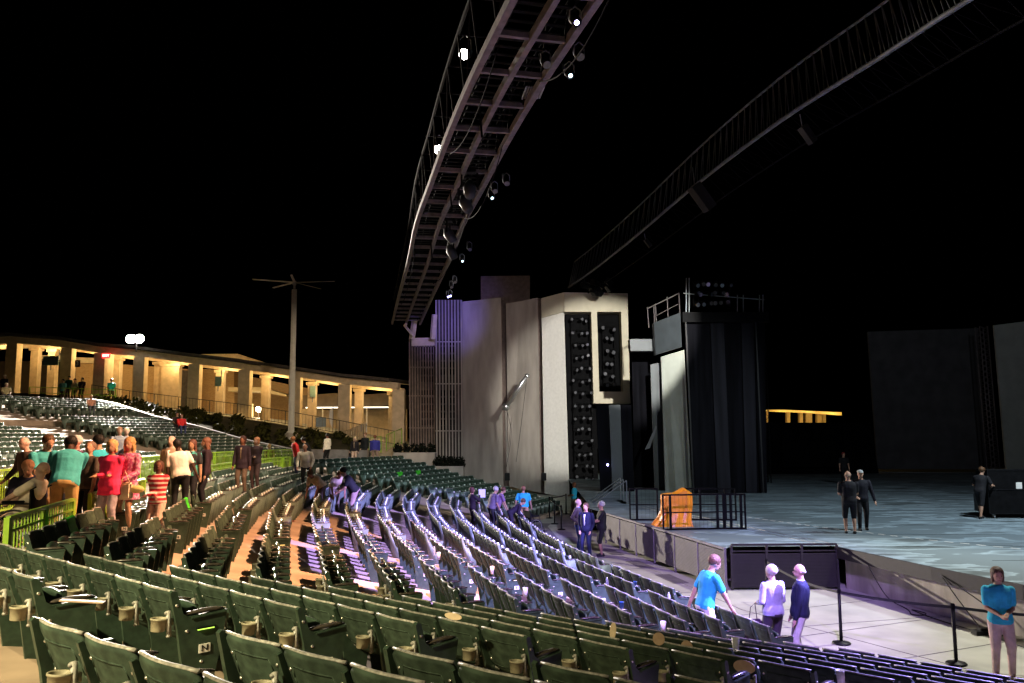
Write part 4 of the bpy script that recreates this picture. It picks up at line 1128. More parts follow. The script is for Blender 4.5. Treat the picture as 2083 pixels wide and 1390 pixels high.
for x in (-0.33, 0.33):
    mb = MB(); mb.tube([(x, -0.1, 0), (x, 0.25, 0.05)], [0.36, 0.2], 12); mb.obj('housing', M['blackm'], t2); mb = MB(); mb.ball((x, -0.12, 0), (0.40, 0.08, 0.36), 14, 9); mb.obj('lens', M['lampwhite'], t2)
mb = MB(); mb.tube([(0, 0.2, -1.0), (0, 0.2, 0)], 0.05, 6); mb.bar((-0.4, 0.2, 0), (0.4, 0.2, 0), 0.06); mb.obj('bracket', M['steel'], t2)
# terrace behind the rail, planting bed, retaining wall
mb = MB(); vs = []
bx = [-70, 30, 140, 212, 287, 398, 500, 602, 702, 812]
for px in bx:
    Y = dict((a, c) for a, b, c in perg)[px]; q = P(px, base_y[px], Y); vs.append((q.x, q.y - 2.2, q.z - 0.02))
for px in bx:
    Y = dict((a, c) for a, b, c in perg)[px]; q = P(px, base_y[px], Y); vs.append((q.x, q.y + 22, q.z - 0.02))
n = len(bx); mb.add(vs, [(i, i + 1, n + i + 1, n + i) for i in range(n - 1)]); tag(mb.obj('terrace', M['concwet']), kind='structure')
terr = [V(p) for p in vs[:n]]
A_, B_ = V((-13.2, 48.5, 0)), V((-26.5, 54.0, 0))
wl = [V((-8.8, 49.6, 2.3)), A_ + V((0, 0, zf(16.5))), A_.lerp(B_, 0.25) + V((0, 0, zf(20))), A_.lerp(B_, 0.5) + V((0, 0, zf(25))), A_.lerp(B_, 0.75) + V((0, 0, zf(29))), B_ + V((0, 0, zf(33))), B_ + V((-4, 4.5, zf(36)))]
t = thing('retaining_wall', 'low tan wall stepping down beside the upper seats below the shrubs', 'wall', wl[0]); mb = MB()
for a, b in zip(wl, wl[1:]): mb.bar(a + V((0.3, 0.3, 0.2)) - wl[0], b + V((0.3, 0.3, 0.2)) - wl[0], 0.25, 1.3)
mb.obj('wall', M['strip'], t)
mb = MB(); up_ = [terr[8], terr[8].lerp(terr[7], 0.5), terr[7], terr[6], terr[6].lerp(terr[5], 0.5), terr[5], terr[4].lerp(terr[3], 0.3)]
vs = [p + V((0.4, 0.4, 0.55)) for p in wl] + [p - V((0, 0, 0.03)) for p in up_]; n = len(wl); mb.add([tuple(p) for p in vs], [(i, i + 1, n + i + 1, n + i) for i in range(n - 1)]); tag(mb.obj('planting_bed', M['ground']), kind='structure')
rows = [(0.2, 12), (0.45, 13), (0.7, 10)]; cnt = 0
for fr, nn in rows:
    for k in range(nn):
        s = (k + rnd.uniform(0.2, 0.8)) / nn * (len(wl) - 1.001); j = int(s); a = vs[j].lerp(vs[j + 1], s - j); b = vs[n + j].lerp(vs[n + j + 1], s - j); q = a.lerp(b, fr) + V((0, 0, -0.05))
        sz = rnd.uniform(0.35, 0.65); shrub(q, sz, sz * 0.7, 'low olive green shrub on the bank below the pergola rail', M['leaf'], 130, 0.13, 'shrubs on the bank below the pergola'); cnt += 1
# brown rail at terrace edge
t = thing('terrace_rail', 'thin brown picket railing along the terrace edge above the shrubs', 'railing', terr[4]); mb = MB(); pk = MB()
for a, b in zip(terr[3:], terr[4:]):
    mb.bar(a + V((0, 0.1, 1.05)) - terr[4], b + V((0, 0.1, 1.05)) - terr[4], 0.05); mb.bar(a + V((0, 0.1, 0.12)) - terr[4], b + V((0, 0.1, 0.12)) - terr[4], 0.04)
    L = (b - a).length
    for k in range(int(L / 0.28)): c = a.lerp(b, k / int(L / 0.28)) + V((0, 0.1, 0)) - terr[4]; (mb if k % 7 == 0 else pk).bar(c + V((0, 0, 0.05)), c + V((0, 0, 1.05)), 0.05 if k % 7 == 0 else 0.018)
mb.obj('rail', M['fencedk'], t); pk.obj('pickets', M['fencedk'], t)
# ramp and its slatted fence and green rails
rp = [G(600, 936, 2.2), G(680, 925, 2.45), P(716, 900, 58), P(742, 905, 60), P(829, 904, 61.5), P(886, 923, 59), G(800, 948, 1.9), G(700, 952, 2.0)]
mb = MB(); mb.add([tuple(p) for p in rp], [(0, 1, 2, 3, 4, 5, 6, 7)]); tag(mb.obj('ramp', M['pier']), kind='structure')
def picket(name, label, a, b, h, step, m, cat='fence', wd=0.05, grp=None, mid=False):
    t = thing(name, label, cat, a, 0, grp); mb = MB(); d = V(b) - V(a); L = d.length; n = max(2, int(L / step)); pk = MB()
    mb.bar(V((0, 0, h)), d + V((0, 0, h)), 0.055, 0.05); mb.obj('top_rail', m, t)
    mb = MB(); mb.bar(V((0, 0, 0.1)), d + V((0, 0, 0.1)), 0.04)
    if mid: mb.bar(V((0, 0, h * 0.8)), d + V((0, 0, h * 0.8)), 0.03)
    mb.obj('lower_rail', m, t)
    for k in range(n + 1): pk.bar(d * (k / n) + V((0, 0, 0.1)), d * (k / n) + V((0, 0, h)), wd, 0.016, up=d.normalized().cross(V((0, 0, 1))))
    pk.obj('pickets', m, t)
    for s in (0, 0.5, 1) if L > 2.5 else (0, 1): mb = MB(); mb.bar(d * s + V((0, 0, -0.02)), d * s + V((0, 0, h + 0.01)), 0.07); mb.obj('post', m, t)
    return t
picket('slatted_fence', 'tan slatted fence beside the ramp under the shrubs', G(638, 934, 2.3), P(742, 893, 59), 1.1, 0.28, M['pier'], wd=0.2)
picket('ramp_rail', 'pale green sloping rail on the ramp right of the three walkers', P(786, 917, 58), P(817, 903, 60.5), 1.1, 0.3, M['fence'], 'railing', 0.02)
picket('ramp_rail', 'short pale green rail behind the man in blue jacket', P(750, 925, 57), P(775, 921, 57), 1.1, 0.3, M['fence'], 'railing', 0.02)
# far buildings
t = thing('brick_building', 'tan brick building behind the left pergola bays', 'building', P(280, 840, 76)); plate_at('wall', [(155, 735), (395, 752), (400, 860), (150, 845)], 76, M['brick'], t, 4); plate_at('fascia', [(155, 727), (245, 730), (245, 740), (155, 738)], 75.5, M['soffit'], t, 0.4)
plate_at('doorway', [(360, 752), (396, 755), (398, 845), (362, 842)], 75.8, M['roof'], t, 0.15)
t = thing('brick_building', 'tan brick building with flat canopy and lit windows behind the middle bays', 'building', P(500, 850, 78)); plate_at('wall', [(398, 750), (476, 755), (476, 875), (398, 865)], 77, M['brick'], t, 4); plate_at('wall', [(476, 760), (625, 790), (625, 885), (476, 872)], 80, M['brick'], t, 4)
plate_at('canopy', [(464, 788), (528, 788), (583, 803), (583, 807), (528, 797), (464, 796)], 74, M['soffit'], t, 3); plate_at('roof', [(398, 721), (483, 720), (538, 738), (538, 746), (398, 735)], 74, M['pier'], t, 4)
for px, y0, y1, w_ in ((490, 809, 836, 4), (511, 822, 850, 8)): plate_at('window', [(px - w_ / 2, y0), (px + w_ / 2, y0), (px + w_ / 2, y1), (px - w_ / 2, y1)], 76.5 if px < 500 else 79.5, M['windowlit'], t, 0.05)
t = thing('canopy', 'flat pale canopy slab behind the leftmost bays', 'canopy', P(100, 730, 76)); plate_at('slab', [(68, 723), (130, 723), (130, 732), (68, 731)], 76, M['soffit'], t, 3); plate_at('post', [(100, 732), (104, 732), (104, 800), (100, 800)], 77, M['pier'], t, 0.3)
plate_at('rear_wall', [(-60, 735), (130, 735), (130, 800), (-60, 800)], 82, M['tent'], t, 0.3)
t = thing('tent_row', 'row of brown canvas tents with a bright light strip along the eaves', 'tent', P(700, 860, 72)); plate_at('roof', [(610, 830), (612, 805), (680, 800), (740, 803), (800, 799), (826, 803), (826, 832), (800, 822), (745, 832), (700, 822), (655, 833)], 73, M['tent'], t, 5)
plate_at('light_strip', [(622, 828.5), (815, 827.5), (815, 829.5), (622, 831)], 72.5, M['strip_light'], t, 0.1); plate_at('back_wall', [(610, 832), (828, 832), (828, 905), (610, 880)], 76, M['pier'], t, 0.3)
for px in (655, 700, 745, 790): plate_at('pole', [(px, 830), (px + 2, 830), (px + 2, 880), (px, 880)], 72, M['white'], t, 0.1)
for px, py, Y, r, lab in ((526, 833, 74, 0.25, 'large glowing globe lamp behind the pergola'), (478, 850, 66, 0.12, 'small glowing globe lamp low behind the rail')):
    mb = MB(); mb.ball((0, 0, 0), r, 12, 8); mb.cur = 1; mb.tube([(0, 0, -2 if r > 0.2 else -0.6), (0, 0, -r)], 0.04, 6); o = mb.obj('globe_lamp', [M['lampglass'], M['steel']]); o.location = P(px, py, Y); tag(o, lab, 'lamp')
    point('globe_light', P(px, py, Y - 0.6), 60, YEL, 0.2)
for px, py, Y, w_, h_, lab in ((653, 859, 66, 0.8, 0.75, 'blue notice board beside the white sail sign'), (740, 870, 63, 0.42, 0.6, 'small blue notice board near the pergola end')):
    t2 = thing('notice_board', lab, 'sign', P(px, py, Y)); mb = MB(); mb.box(-w_ / 2, w_ / 2, -0.03, 0.03, -h_ / 2, h_ / 2); mb.obj('panel', M['bluesign'], t2); mb = MB(); mb.bar((0, 0, -h_ / 2 - 0.7), (0, 0, -h_ / 2), 0.05); mb.obj('post', M['steel'], t2)
t2 = thing('sail_sign', 'tall white feather banner behind the rail', 'banner', P(677, 872, 64)); mb = MB(); mb.add([(0, 0, 0), (0.12, 0, 0.1), (0.32, 0, 0.8), (0.25, 0, 1.5), (0, 0, 1.6), (0, 0.03, 0), (0.12, 0.03, 0.1), (0.32, 0.03, 0.8), (0.25, 0.03, 1.5), (0, 0.03, 1.6)], [(0, 1, 2, 3, 4), (9, 8, 7, 6, 5), (0, 5, 6, 1), (1, 6, 7, 2), (2, 7, 8, 3), (3, 8, 9, 4), (4, 9, 5, 0)]); o = mb.obj('cloth', M['white'], t2); o.scale.x = -1
mb = MB(); mb.tube([(0, 0, -0.3), (0, 0, 1.65)], 0.02, 6); mb.obj('pole', M['steel'], t2)
# fan mast
mp = P(592, 893, 55.5); t = thing('fan_mast', 'tall pale mast with large five-blade fan standing in the shrub bank', 'fan', mp); hz = P(600, 576, 55.5).z - mp.z
mb = MB(); mb.lathe([(0.45, -0.4), (0.45, 0.35), (0.40, 0.38), (0, 0.38)], 18); mb.obj('footing', M['tower'], t, True)
mb = MB(); mb.lathe([(0.33, 0.38), (0.33, 0.48), (0.21, 0.5), (0.17, hz - 0.45), (0, hz - 0.45)], 16); mb.obj('pole', M['white'], t, True)
mb = MB(); mb.lathe([(0.08, hz - 0.5), (0.08, hz - 0.15), (0.14, hz - 0.12), (0.14, hz + 0.12), (0, hz + 0.15)], 12); mb.obj('hub', M['steel'], t, True)
for k in range(5):
    a = R(-7 + 72 * k); mb = MB(); c, s = math.cos(a), math.sin(a); T = Matrix.Translation((0, 0, hz + 0.02)) @ Matrix.Rotation(a, 4, 'Z') @ Matrix.Rotation(R(14), 4, 'X')
    mb.add([(0.1, -0.07, 0), (2.75, -0.10, 0), (2.8, 0.04, 0), (0.1, 0.09, 0), (0.1, -0.07, 0.04), (2.75, -0.10, 0.03), (2.8, 0.04, 0.03), (0.1, 0.09, 0.04)], [(0, 3, 2, 1), (4, 5, 6, 7), (0, 1, 5, 4), (1, 2, 6, 5), (2, 3, 7, 6), (3, 0, 4, 7)], T); mb.obj('blade', M['tower'], t)
# far lit pergola through the backstage gap
t = thing('far_pergola', 'distant pergola glowing yellow through the gap behind the stage', 'pergola', P(1620, 850, 88)); og = t.location
plate_at('beam', [(1530, 834), (1600, 834), (1712, 839), (1712, 845), (1640, 840), (1560, 837), (1530, 837)], 88, M['soffit'], t, 0.5)
for px, w_ in ((1537, 7), (1548, 4), (1561, 3), (1604, 7), (1630, 7), (1646, 12), (1668, 12), (1676, 8)): plate_at('column', [(px - w_ / 2, 838), (px + w_ / 2, 838), (px + w_ / 2, 860), (px - w_ / 2, 860)], 91, M['pier'], t, 0.5)
for px in (1545, 1600, 1650, 1700): point('far_pergola_lamp', P(px, 850, 87), 200, (1.0, 0.6, 0.15), 0.2)

# ---------------------------------------------------------------- green fences on the cross aisle
def along(k, i, s):
    a, b = corner(k, i), corner(k + 1, i); return a.lerp(b, s)
def aisle_pt(px, i=12.3):
    # point on the fence line (row offset i) seen at picture column px
    best = None
    for k in range(0, 8):
        for s in range(0, 41):
            q = along(k, i, s / 40); q.z = zf(min(i, 12.8)) + 0.0; pr = proj(q)
            if pr and (best is None or abs(pr[0] - px) < best[0]): best = (abs(pr[0] - px), q)
    return best[1]
FS = [(8, 143, 'nearest'), (180, 290, 'second'), (325, 345, 'short third'), (352, 402, 'fourth'), (420, 468, 'fifth'), (472, 520, 'sixth'), (530, 572, 'seventh'), (576, 590, 'last short')]
for x0, x1, nm in FS:
    a, b = aisle_pt(x0), aisle_pt(x1); picket('aisle_fence', 'bright green picket fence behind the lower rows, %s length from the left' % nm, a, b, 0.80, 0.135, M['fence'], 'fence', 0.03, 'green fences behind the lower rows', True)
F2 = [(-25, 92, 'left'), (98, 215, 'second'), (282, 380, 'third'), (384, 480, 'fourth'), (488, 600, 'fifth')]
for x0, x1, nm in F2:
    a, b = aisle_pt(x0, 15.5), aisle_pt(x1, 15.5); a.z = b.z = 2.32; picket('tier_fence', 'green picket fence in front of the upper seats, %s length' % nm, a, b, 0.98, 0.13, M['fence'], 'fence', 0.03, 'green fences below the upper seats', True)
a = aisle_pt(22, 15.4); t2 = thing('section_sign', 'small red and white section sign on the left green fence', 'sign', V((a.x, a.y, 2.95)) + V((0.1, -0.15, 0)), R(-40)); mb = MB(); mb.box(-0.24, 0.24, -0.02, 0.02, -0.13, 0.13); mb.obj('board', M['redsign'], t2)
mb = MB(); vs, fs = textmesh('A 15', 0.17); mb.add(vs, fs, Matrix.Translation((0, -0.025, 0)) @ Matrix.Rotation(R(90), 4, 'X')); mb.obj('lettering', M['plate'], t2)
# railing in front of the pergola at the top of the seats
a, b = P(60, 802, 58), P(235, 808, 58); picket('upper_rail', 'thin green railing across the top of the upper seats', a, b, 0.5, 0.4, M['fence'], 'railing', 0.02)

# ---------------------------------------------------------------- litter
def cup(pos, label, kind='cup', tilt=0):
    mb = MB()
    if kind == 'bottle': mb.lathe([(0.030, 0), (0.032, 0.01), (0.032, 0.12), (0.028, 0.15), (0.013, 0.18), (0.013, 0.2), (0, 0.2)], 12); ms = [M['plastic']]
    elif kind == 'blue': mb.lathe([(0.032, 0), (0.045, 0.13), (0.047, 0.13), (0, 0.12)], 12); ms = [M['bluecup']]
    else: mb.lathe([(0.030, 0), (0.032, 0), (0.046, 0.15), (0.043, 0.15), (0.028, 0.006), (0, 0.006)], 14); ms = [M['papercup']]
    o = mb.obj('bottle' if kind == 'bottle' else 'cup', ms, None, True); o.location = pos; o.rotation_euler = (tilt, tilt * 0.6, 0); tag(o, label, 'bottle' if kind == 'bottle' else 'cup', 'bottles left in holders' if kind == 'bottle' else None)


for c in IND:
    if c['i'] > 5 or c['sec'] not in 'ZSAB': continue
    if random.random() < 0.16:
        T = Matrix.Translation(c['p']) @ Matrix.Rotation(rotz(c['th']), 4, 'Z'); q = T @ V((0.245, -0.075, 0.515 * CS)); let = LET[c['i']]
        kd = random.choice(['bottle', 'bottle', 'cup', 'cup', 'blue']); nm = {'bottle': 'clear water bottle', 'cup': 'white paper cup', 'blue': 'blue cup'}[kd]
        cup(q, '%s in holder, row %s, %s, %s seat' % (nm, let, {'Z': 'second block left', 'S': 'third block left', 'A': 'near left block', 'B': 'right block'}[c['sec']], ORD[c['k']]), kd)


def fan(px, py, z, label, rx=0.09, rz=0.10, m='tan2', yaw=0.7):
    rx *= 0.75; rz *= 0.62; t = MB(); t.lathe([(0.0, -0.003), (1.0, -0.003), (1.0, 0.003), (0.0, 0.003)], 22, Matrix.Scale(rx, 4, V((1, 0, 0))) @ Matrix.Scale(rz, 4, V((0, 1, 0)))); o = t.obj('paper_fan', M[m]); q = G(px, py, z); o.location = q; o.rotation_euler = (R(78), 0, -yaw); tag(o, label, 'paper fan', 'paper fans left on seat backs')


fan(922, 1254, 2.50, 'pale oval paper fan on a seat back, leftmost', 0.13, 0.045, 'tan'); fan(1340, 1300, 1.95, 'round tan paper fan on a seat back, left of the pair'); fan(1397, 1316, 1.8, 'round tan paper fan on a seat back, right of the pair')
fan(1247, 1284, 2.0, 'tan paper fan edge-on between two seat backs', 0.05, 0.14, 'tan'); fan(1514, 1357, 1.75, 'dark tan paper fan low on a seat back at right', 0.15, 0.1)
cup(G(1497, 1325, 1.5), 'white cup standing behind a seat, right of the blue polo man', 'cup'); cup(G(1548, 1390, 1.55), 'pale lidded cup at the bottom edge of the picture', 'cup'); cup(G(1711, 1395, 1.5), 'tall white drink cup at the bottom right edge', 'cup')


def sheet(px, py, z, label, w_=0.35, l_=0.5, yaw=0.0, m='limegreen', tilt=0.3):
    mb = MB(); n = 6; vs = []
    for k in range(n + 1):
        s = k / n; y = (s - 0.5) * l_; zz = 0.05 * math.cos(s * 3.0) - 0.35 * max(0, s - 0.55)
        vs += [(-w_ / 2, y, zz), (w_ / 2, y, zz + 0.01)]
    fs = [(2 * k, 2 * k + 1, 2 * k + 3, 2 * k + 2) for k in range(n)]; mb.add(vs, fs); mb.add([(a, b, c - 0.006) for a, b, c in vs], [tuple(reversed(f)) for f in fs])
    o = mb.obj('cloth', M[m], fixn=False); o.location = G(px, py, z); o.rotation_euler = (tilt, 0, yaw); tag(o, label, 'cloth')


def drape(i, sec, k, label, m, w_=0.42, nm='seat_cover', cat='cloth'):
    for c in chairs:
        if c['i'] == i and c['sec'] == sec and c['k'] == k:
            mb = MB(); prof = [(-0.045, 0.60), (-0.045, 0.75), (-0.04, 0.86), (0.0, 0.885), (0.035, 0.865), (0.05, 0.74), (0.09, 0.62), (0.14, 0.50)]; vs = []
            for y, z in prof: vs += [(-w_ / 2, y, z), (w_ / 2, y, z)]
            fs = [(2 * j, 2 * j + 1, 2 * j + 3, 2 * j + 2) for j in range(len(prof) - 1)]; mb.add(vs, fs); mb.add([(a, b + 0.006, z + 0.004) for a, b, z in vs], [tuple(reversed(f)) for f in fs])
            o = mb.obj(nm, M[m], fixn=False); o.location = c['p']; o.scale.z = CS; o.rotation_euler.z = rotz(c['th']); tag(o, label, cat); return


drape(12, 'Z', 3, 'bright lime green cloth draped over a seat near the left fence', 'limegreen'); drape(11, 'S', 5, 'lime green cloth draped over a seat beyond the boy in stripes', 'limegreen')
drape(8, 'X', 3, 'lime green cloth over a far seat near the tower planter', 'limegreen', 0.5); drape(8, 'X', 6, 'second lime green cloth over a far seat near the planter', 'limegreen', 0.5)
sheet(1412, 1290, 0.9, 'lime green strip hanging in the row by the blue polo man', 0.1, 0.35, 0.4)
for k, (px, py, i, lab) in enumerate(((450, 1085, 11, 'white paper scraps on the brown aisle floor, left'), (590, 1062, 9.3, 'red and white wrapper on the brown aisle floor'), (566, 1105, 9.5, 'pale paper scrap in the middle brown aisle'), (560, 1140, 9.6, 'long pale spill mark paper on the brown aisle'), (985, 1010, 3, 'white bag on the floor near the far seats'))):
    mb = MB(); vs = [(math.cos(a) * 0.16 * random.uniform(0.6, 1.1), math.sin(a) * 0.1 * random.uniform(0.6, 1.2), 0.004) for a in [j * 6.283 / 7 for j in range(7)]]
    mb.add(vs, [tuple(range(7))]); mb.add([(a, b, 0.014) for a, b, c in vs], [tuple(range(7))]); o = mb.obj('paper_scrap', M['redcup'] if 'red' in lab else M['papercup']); o.location = G(px, py, zf(i)); o.location.z += 0.01; tag(o, lab, 'litter')
sc = G(165, 1228, 3.05); mb = MB(); mb.bar((-0.12, 0, 0.02), (0.12, 0.03, 0), 0.05, 0.008); o = mb.obj('paper_fan', M['tan2']); o.location = sc; tag(o, 'brown stick fan lying across the cup holders in row N', 'paper fan')
# ---------------------------------------------------------------- people
_cm = {}


def cmat(col, rough=0.75, pat=None):
    key = (col, rough, pat)
    if key in _cm: return _cm[key]
    if pat is None:
        mt = mat('cloth_%d' % len(_cm), col, rough, noise=0.16, scale=7, bump=0.7, spec=0.25)
    else:
        mt = bpy.data.materials.new('cloth_pattern_%d' % len(_cm)); mt.use_nodes = True; nt = mt.node_tree; b = nt.nodes['Principled BSDF']; b.inputs['Roughness'].default_value = rough
        tc = nt.nodes.new('ShaderNodeTexCoord'); r = nt.nodes.new('ShaderNodeValToRGB')
        if pat[0] == 'stripe':
            wv = nt.nodes.new('ShaderNodeTexWave'); wv.bands_direction = 'Z'; wv.inputs['Scale'].default_value = pat[2]; wv.inputs['Distortion'].default_value = 0.6
        else:
            wv = nt.nodes.new('ShaderNodeTexNoise'); wv.inputs['Scale'].default_value = pat[2]
        nt.links.new(tc.outputs['Object'], wv.inputs['Vector']); nt.links.new(wv.outputs['Fac'], r.inputs['Fac'])
        e = r.color_ramp.elements; e[0].position = pat[3]; e[1].position = pat[3] + 0.04; e[0].color = (*col, 1); e[1].color = (*pat[1], 1)
        nt.links.new(r.outputs['Color'], b.inputs['Base Color'])
    _cm[key] = mt; return mt


def cone(mb, a, ra, b, rb, n=10, flat=1.0, fdir=None):
    a, b = V(a), V(b); d = b - a; L = d.length
    if L < 1e-5: mb.ball(a, max(ra, rb), n, 7); return
    steps = [(-0.87, 0.5), (-0.5, 0.87)]; pts = []; rs = []; dn = d / L
    for o, s in ((-1, 0.05), (-0.87, 0.5), (-0.5, 0.87)): pts.append(a + dn * ra * o); rs.append(ra * s)
    pts.append(a); rs.append(ra); pts.append(b); rs.append(rb)
    for o, s in ((0.5, 0.87), (0.87, 0.5), (1, 0.05)): pts.append(b + dn * rb * o); rs.append(rb * s)
    mb.tube(pts, rs, n)


def rings(mb, rs, n=16):
    # rs: (center V, rx, ry, x axis, y axis)
    vs = []; fs = []
    for c, rx, ry, ax, ay in rs:
        for j in range(n):
            a = 2 * math.pi * j / n; ca, sa = math.cos(a), math.sin(a)
            vs.append(c + ax * (rx * (abs(ca) ** 0.85) * (1 if ca > 0 else -1)) + ay * (ry * sa))
    for k in range(len(rs) - 1):
        for j in range(n): fs.append((k * n + j, k * n + (j + 1) % n, (k + 1) * n + (j + 1) % n, (k + 1) * n + j))
    fs.append(tuple(range(n - 1, -1, -1))); fs.append(tuple((len(rs) - 1) * n + j for j in range(n)))
    mb.add(vs, fs)


def fuse(mb, name, m, parent, vox, smooth=6):
    me = mb.mesh(name + '_raw', m, False)
    bm = bmesh.new(); bm.from_mesh(me); bmesh.ops.recalc_face_normals(bm, faces=bm.faces); bm.to_mesh(me); bm.free()
    o = bpy.data.objects.new(name, me); COL.objects.link(o)
    r = o.modifiers.new('r', 'REMESH'); r.mode = 'VOXEL'; r.voxel_size = vox; r.use_smooth_shade = True
    if smooth:
        s = o.modifiers.new('s', 'SMOOTH'); s.factor = 0.5; s.iterations = smooth
    dg = bpy.context.evaluated_depsgraph_get(); nm = bpy.data.meshes.new_from_object(o.evaluated_get(dg))
    o.modifiers.clear(); o.data = nm; bpy.data.meshes.remove(me); nm.materials.clear(); nm.materials.append(m)
    o.parent = parent; return o


def ik(a, b, l1, l2, hint):
    a, b = V(a), V(b); d = b - a; L = min(d.length, (l1 + l2) * 0.999); dn = d.normalized(); b = a + dn * L
    x = (l1 * l1 - l2 * l2 + L * L) / (2 * L); h = math.sqrt(max(0, l1 * l1 - x * x)); hv = V(hint) - dn * V(hint).dot(dn)
    if hv.length < 1e-4: hv = V((0, -1, 0))
    return a + dn * x + hv.normalized() * h, b


def person(label, pos, face, h=1.72, skin=(0.50, 0.27, 0.17), top=(0.3, 0.3, 0.3), bottom=(0.1, 0.1, 0.12), shoe=(0.02, 0.02, 0.02), hair=(0.08, 0.05, 0.03),
           hairs='short', sleeve='short', legs='long', lean=0.0, tilt=0.0, head=(0, 0), rh=None, lh=None, feet=None, sit=None, build=1.0, vox=0.014, toppat=None, botpat=None, fem=False, hem=0.0, cap=None, collar=None, detail=True, open_jacket=None, rel=(1, 1, -1)):
    t = thing('person', label, 'person', pos, face); H = h
    X, Yv, Z = V((1, 0, 0)), V((0, 1, 0)), V((0, 0, 1))
    hipz = (0.525 if sit is None else sit) * H; hip = V((0, 0, hipz))
    if feet is None: feet = ((0.065, 0.0), (-0.065, 0.02))
    Mx = Matrix.Translation(hip) @ Matrix.Rotation(-lean, 4, 'X') @ Matrix.Rotation(tilt, 4, 'Y') @ Matrix.Translation(-hip)
    def U(x, y, z): return Mx @ V((x * H, y * H, (z - 0.525) * H + hipz))
    ax, ay = (Mx.to_3x3() @ X), (Mx.to_3x3() @ Yv)
    sw = (0.120 if not fem else 0.106) * (0.6 + 0.4 * build)
    shR, shL = U(sw, 0, 0.80), U(-sw, 0, 0.80)
    rh = rh or (0.155, 0.04, 0.46); lh = lh or (-0.155, 0.03, 0.46)
    def hand(tg): return V((tg[0] * H, tg[1] * H, tg[2] * H))
    hR, hL = hand(rh), hand(lh)
    eR, wR = ik(shR, hR, 0.172 * H, 0.150 * H, (0.5, -0.8, -0.5)); eL, wL = ik(shL, hL, 0.172 * H, 0.150 * H, (-0.5, -0.8, -0.5))
    hq = Matrix.Rotation(head[0], 4, 'Z') @ Matrix.Rotation(-head[1], 4, 'X'); nb = U(0, 0.0, 0.845)
    HM = Matrix.Translation(nb) @ (Mx.to_3x3().to_4x4() if abs(lean) < 0.5 else Matrix.Rotation(-lean * 0.6, 4, 'X')) @ hq
    def HP(x, y, z): return HM @ V((x * H, y * H, z * H))
    mb = MB()
    # head, jaw, nose, ears, neck
    hr = HM.to_3x3(); hm4 = HM
    mb.ball((0, 0, 0), (0.047 * H, 0.057 * H, 0.060 * H), 14, 10, hm4 @ Matrix.Translation((0, 0.008 * H, 0.092 * H)))
    mb.ball((0, 0, 0), (0.037 * H, 0.042 * H, 0.045 * H), 12, 8, hm4 @ Matrix.Translation((0, 0.022 * H, 0.058 * H)))
    cone(mb, HP(0, 0.060, 0.082), 0.006 * H, HP(0, 0.070, 0.070), 0.009 * H, 8)
    for sx in (-1, 1): mb.ball((0, 0, 0), (0.008 * H, 0.014 * H, 0.019 * H), 8, 6, hm4 @ Matrix.Translation((sx * 0.044 * H, 0.002 * H, 0.078 * H)))
    cone(mb, U(0, -0.008, 0.80), 0.036 * H, HP(0, 0.004, 0.05), 0.032 * H, 12)
    # torso core
    b = build
    def torso(mb, g, z0=0.50, z1=0.825):
        prof = [(0.49, 0.088, 0.064), (0.53, 0.094, 0.068), (0.60, 0.080 if fem else 0.086, 0.058), (0.66, 0.082 if fem else 0.090, 0.062), (0.73, 0.098, 0.070), (0.78, 0.104, 0.062), (0.815, 0.085, 0.046), (0.84, 0.045, 0.032)]
        rs = []
        for z, rx, ry in prof:
            if z < z0 - 0.001 or z > z1 + 0.02: continue
            q = U(0, 0.004 if z < 0.7 else -0.004, z); bb = b if z < 0.72 else (0.6 + 0.4 * b)
            rs.append((q, (rx * bb * 1.12) * H + g, (ry * 1.15 * (bb if z < 0.72 else 1)) * H + g, ax, ay))
        rings(mb, rs)
    torso(mb, -0.004)
    for sh, e, w_, sx in ((shR, eR, wR, 1), (shL, eL, wL, -1)):
        cone(mb, sh, 0.034 * H, e, 0.027 * H); cone(mb, e, 0.027 * H, w_, 0.017 * H)
        d = (w_ - e).normalized(); pd = (d + V((0, 0.15, -0.1))).normalized(); q = w_ + pd * 0.03 * H
        cone(mb, w_, 0.015 * H, q + pd * 0.012 * H, 0.021 * H, 8)
        s1 = d.cross(Z); s1 = s1.normalized() if s1.length > 0.1 else X
        bend = (pd + V((-sx * 0.25, 0.25, -0.1))).normalized()
        for f, (o_, L_) in enumerate(((-0.015, 0.034), (-0.005, 0.040), (0.005, 0.038), (0.015, 0.030))):
            p0 = q + pd * 0.02 * H + s1 * o_ * H; cone(mb, p0, 0.0068 * H, p0 + (pd * 0.55 + bend * 0.45) * L_ * H, 0.0055 * H, 6)
        cone(mb, q - s1 * 0.018 * H * sx, 0.008 * H, q - s1 * 0.03 * H * sx + pd * 0.028 * H, 0.006 * H, 6)
    hps = (U(0.05 * b, 0, 0.525), U(-0.05 * b, 0, 0.525)); kn = []; an = []
    for (fx, fy), hp, sx in zip(feet, hps, (1, -1)):
        a = V((fx * H, fy * H, 0.045 * H)); k, a2 = ik(hp, a, 0.245 * H, 0.245 * H, (sx * 0.12, 1, 0.2)); kn.append(k); an.append(a2)
        cone(mb, hp, 0.050 * H * (0.7 + 0.3 * b), k, 0.032 * H); cone(mb, k, 0.031 * H, k.lerp(a2, 0.35), 0.033 * H); cone(mb, k.lerp(a2, 0.35), 0.033 * H, a2, 0.020 * H)
        cone(mb, a2 - V((0, 0.012 * H, 0.018 * H)), 0.02 * H, a2 + V((0, 0.07 * H, -0.026 * H)), 0.015 * H)
    body = fuse(mb, 'body', cmat(tuple(c * 0.8 for c in skin), 0.6), t, vox if vox < 0.02 else 0.02, 3)
    g = 0.014
    mb = MB(); torso(mb, g, 0.49 - (0 if sit else 0), 0.82)
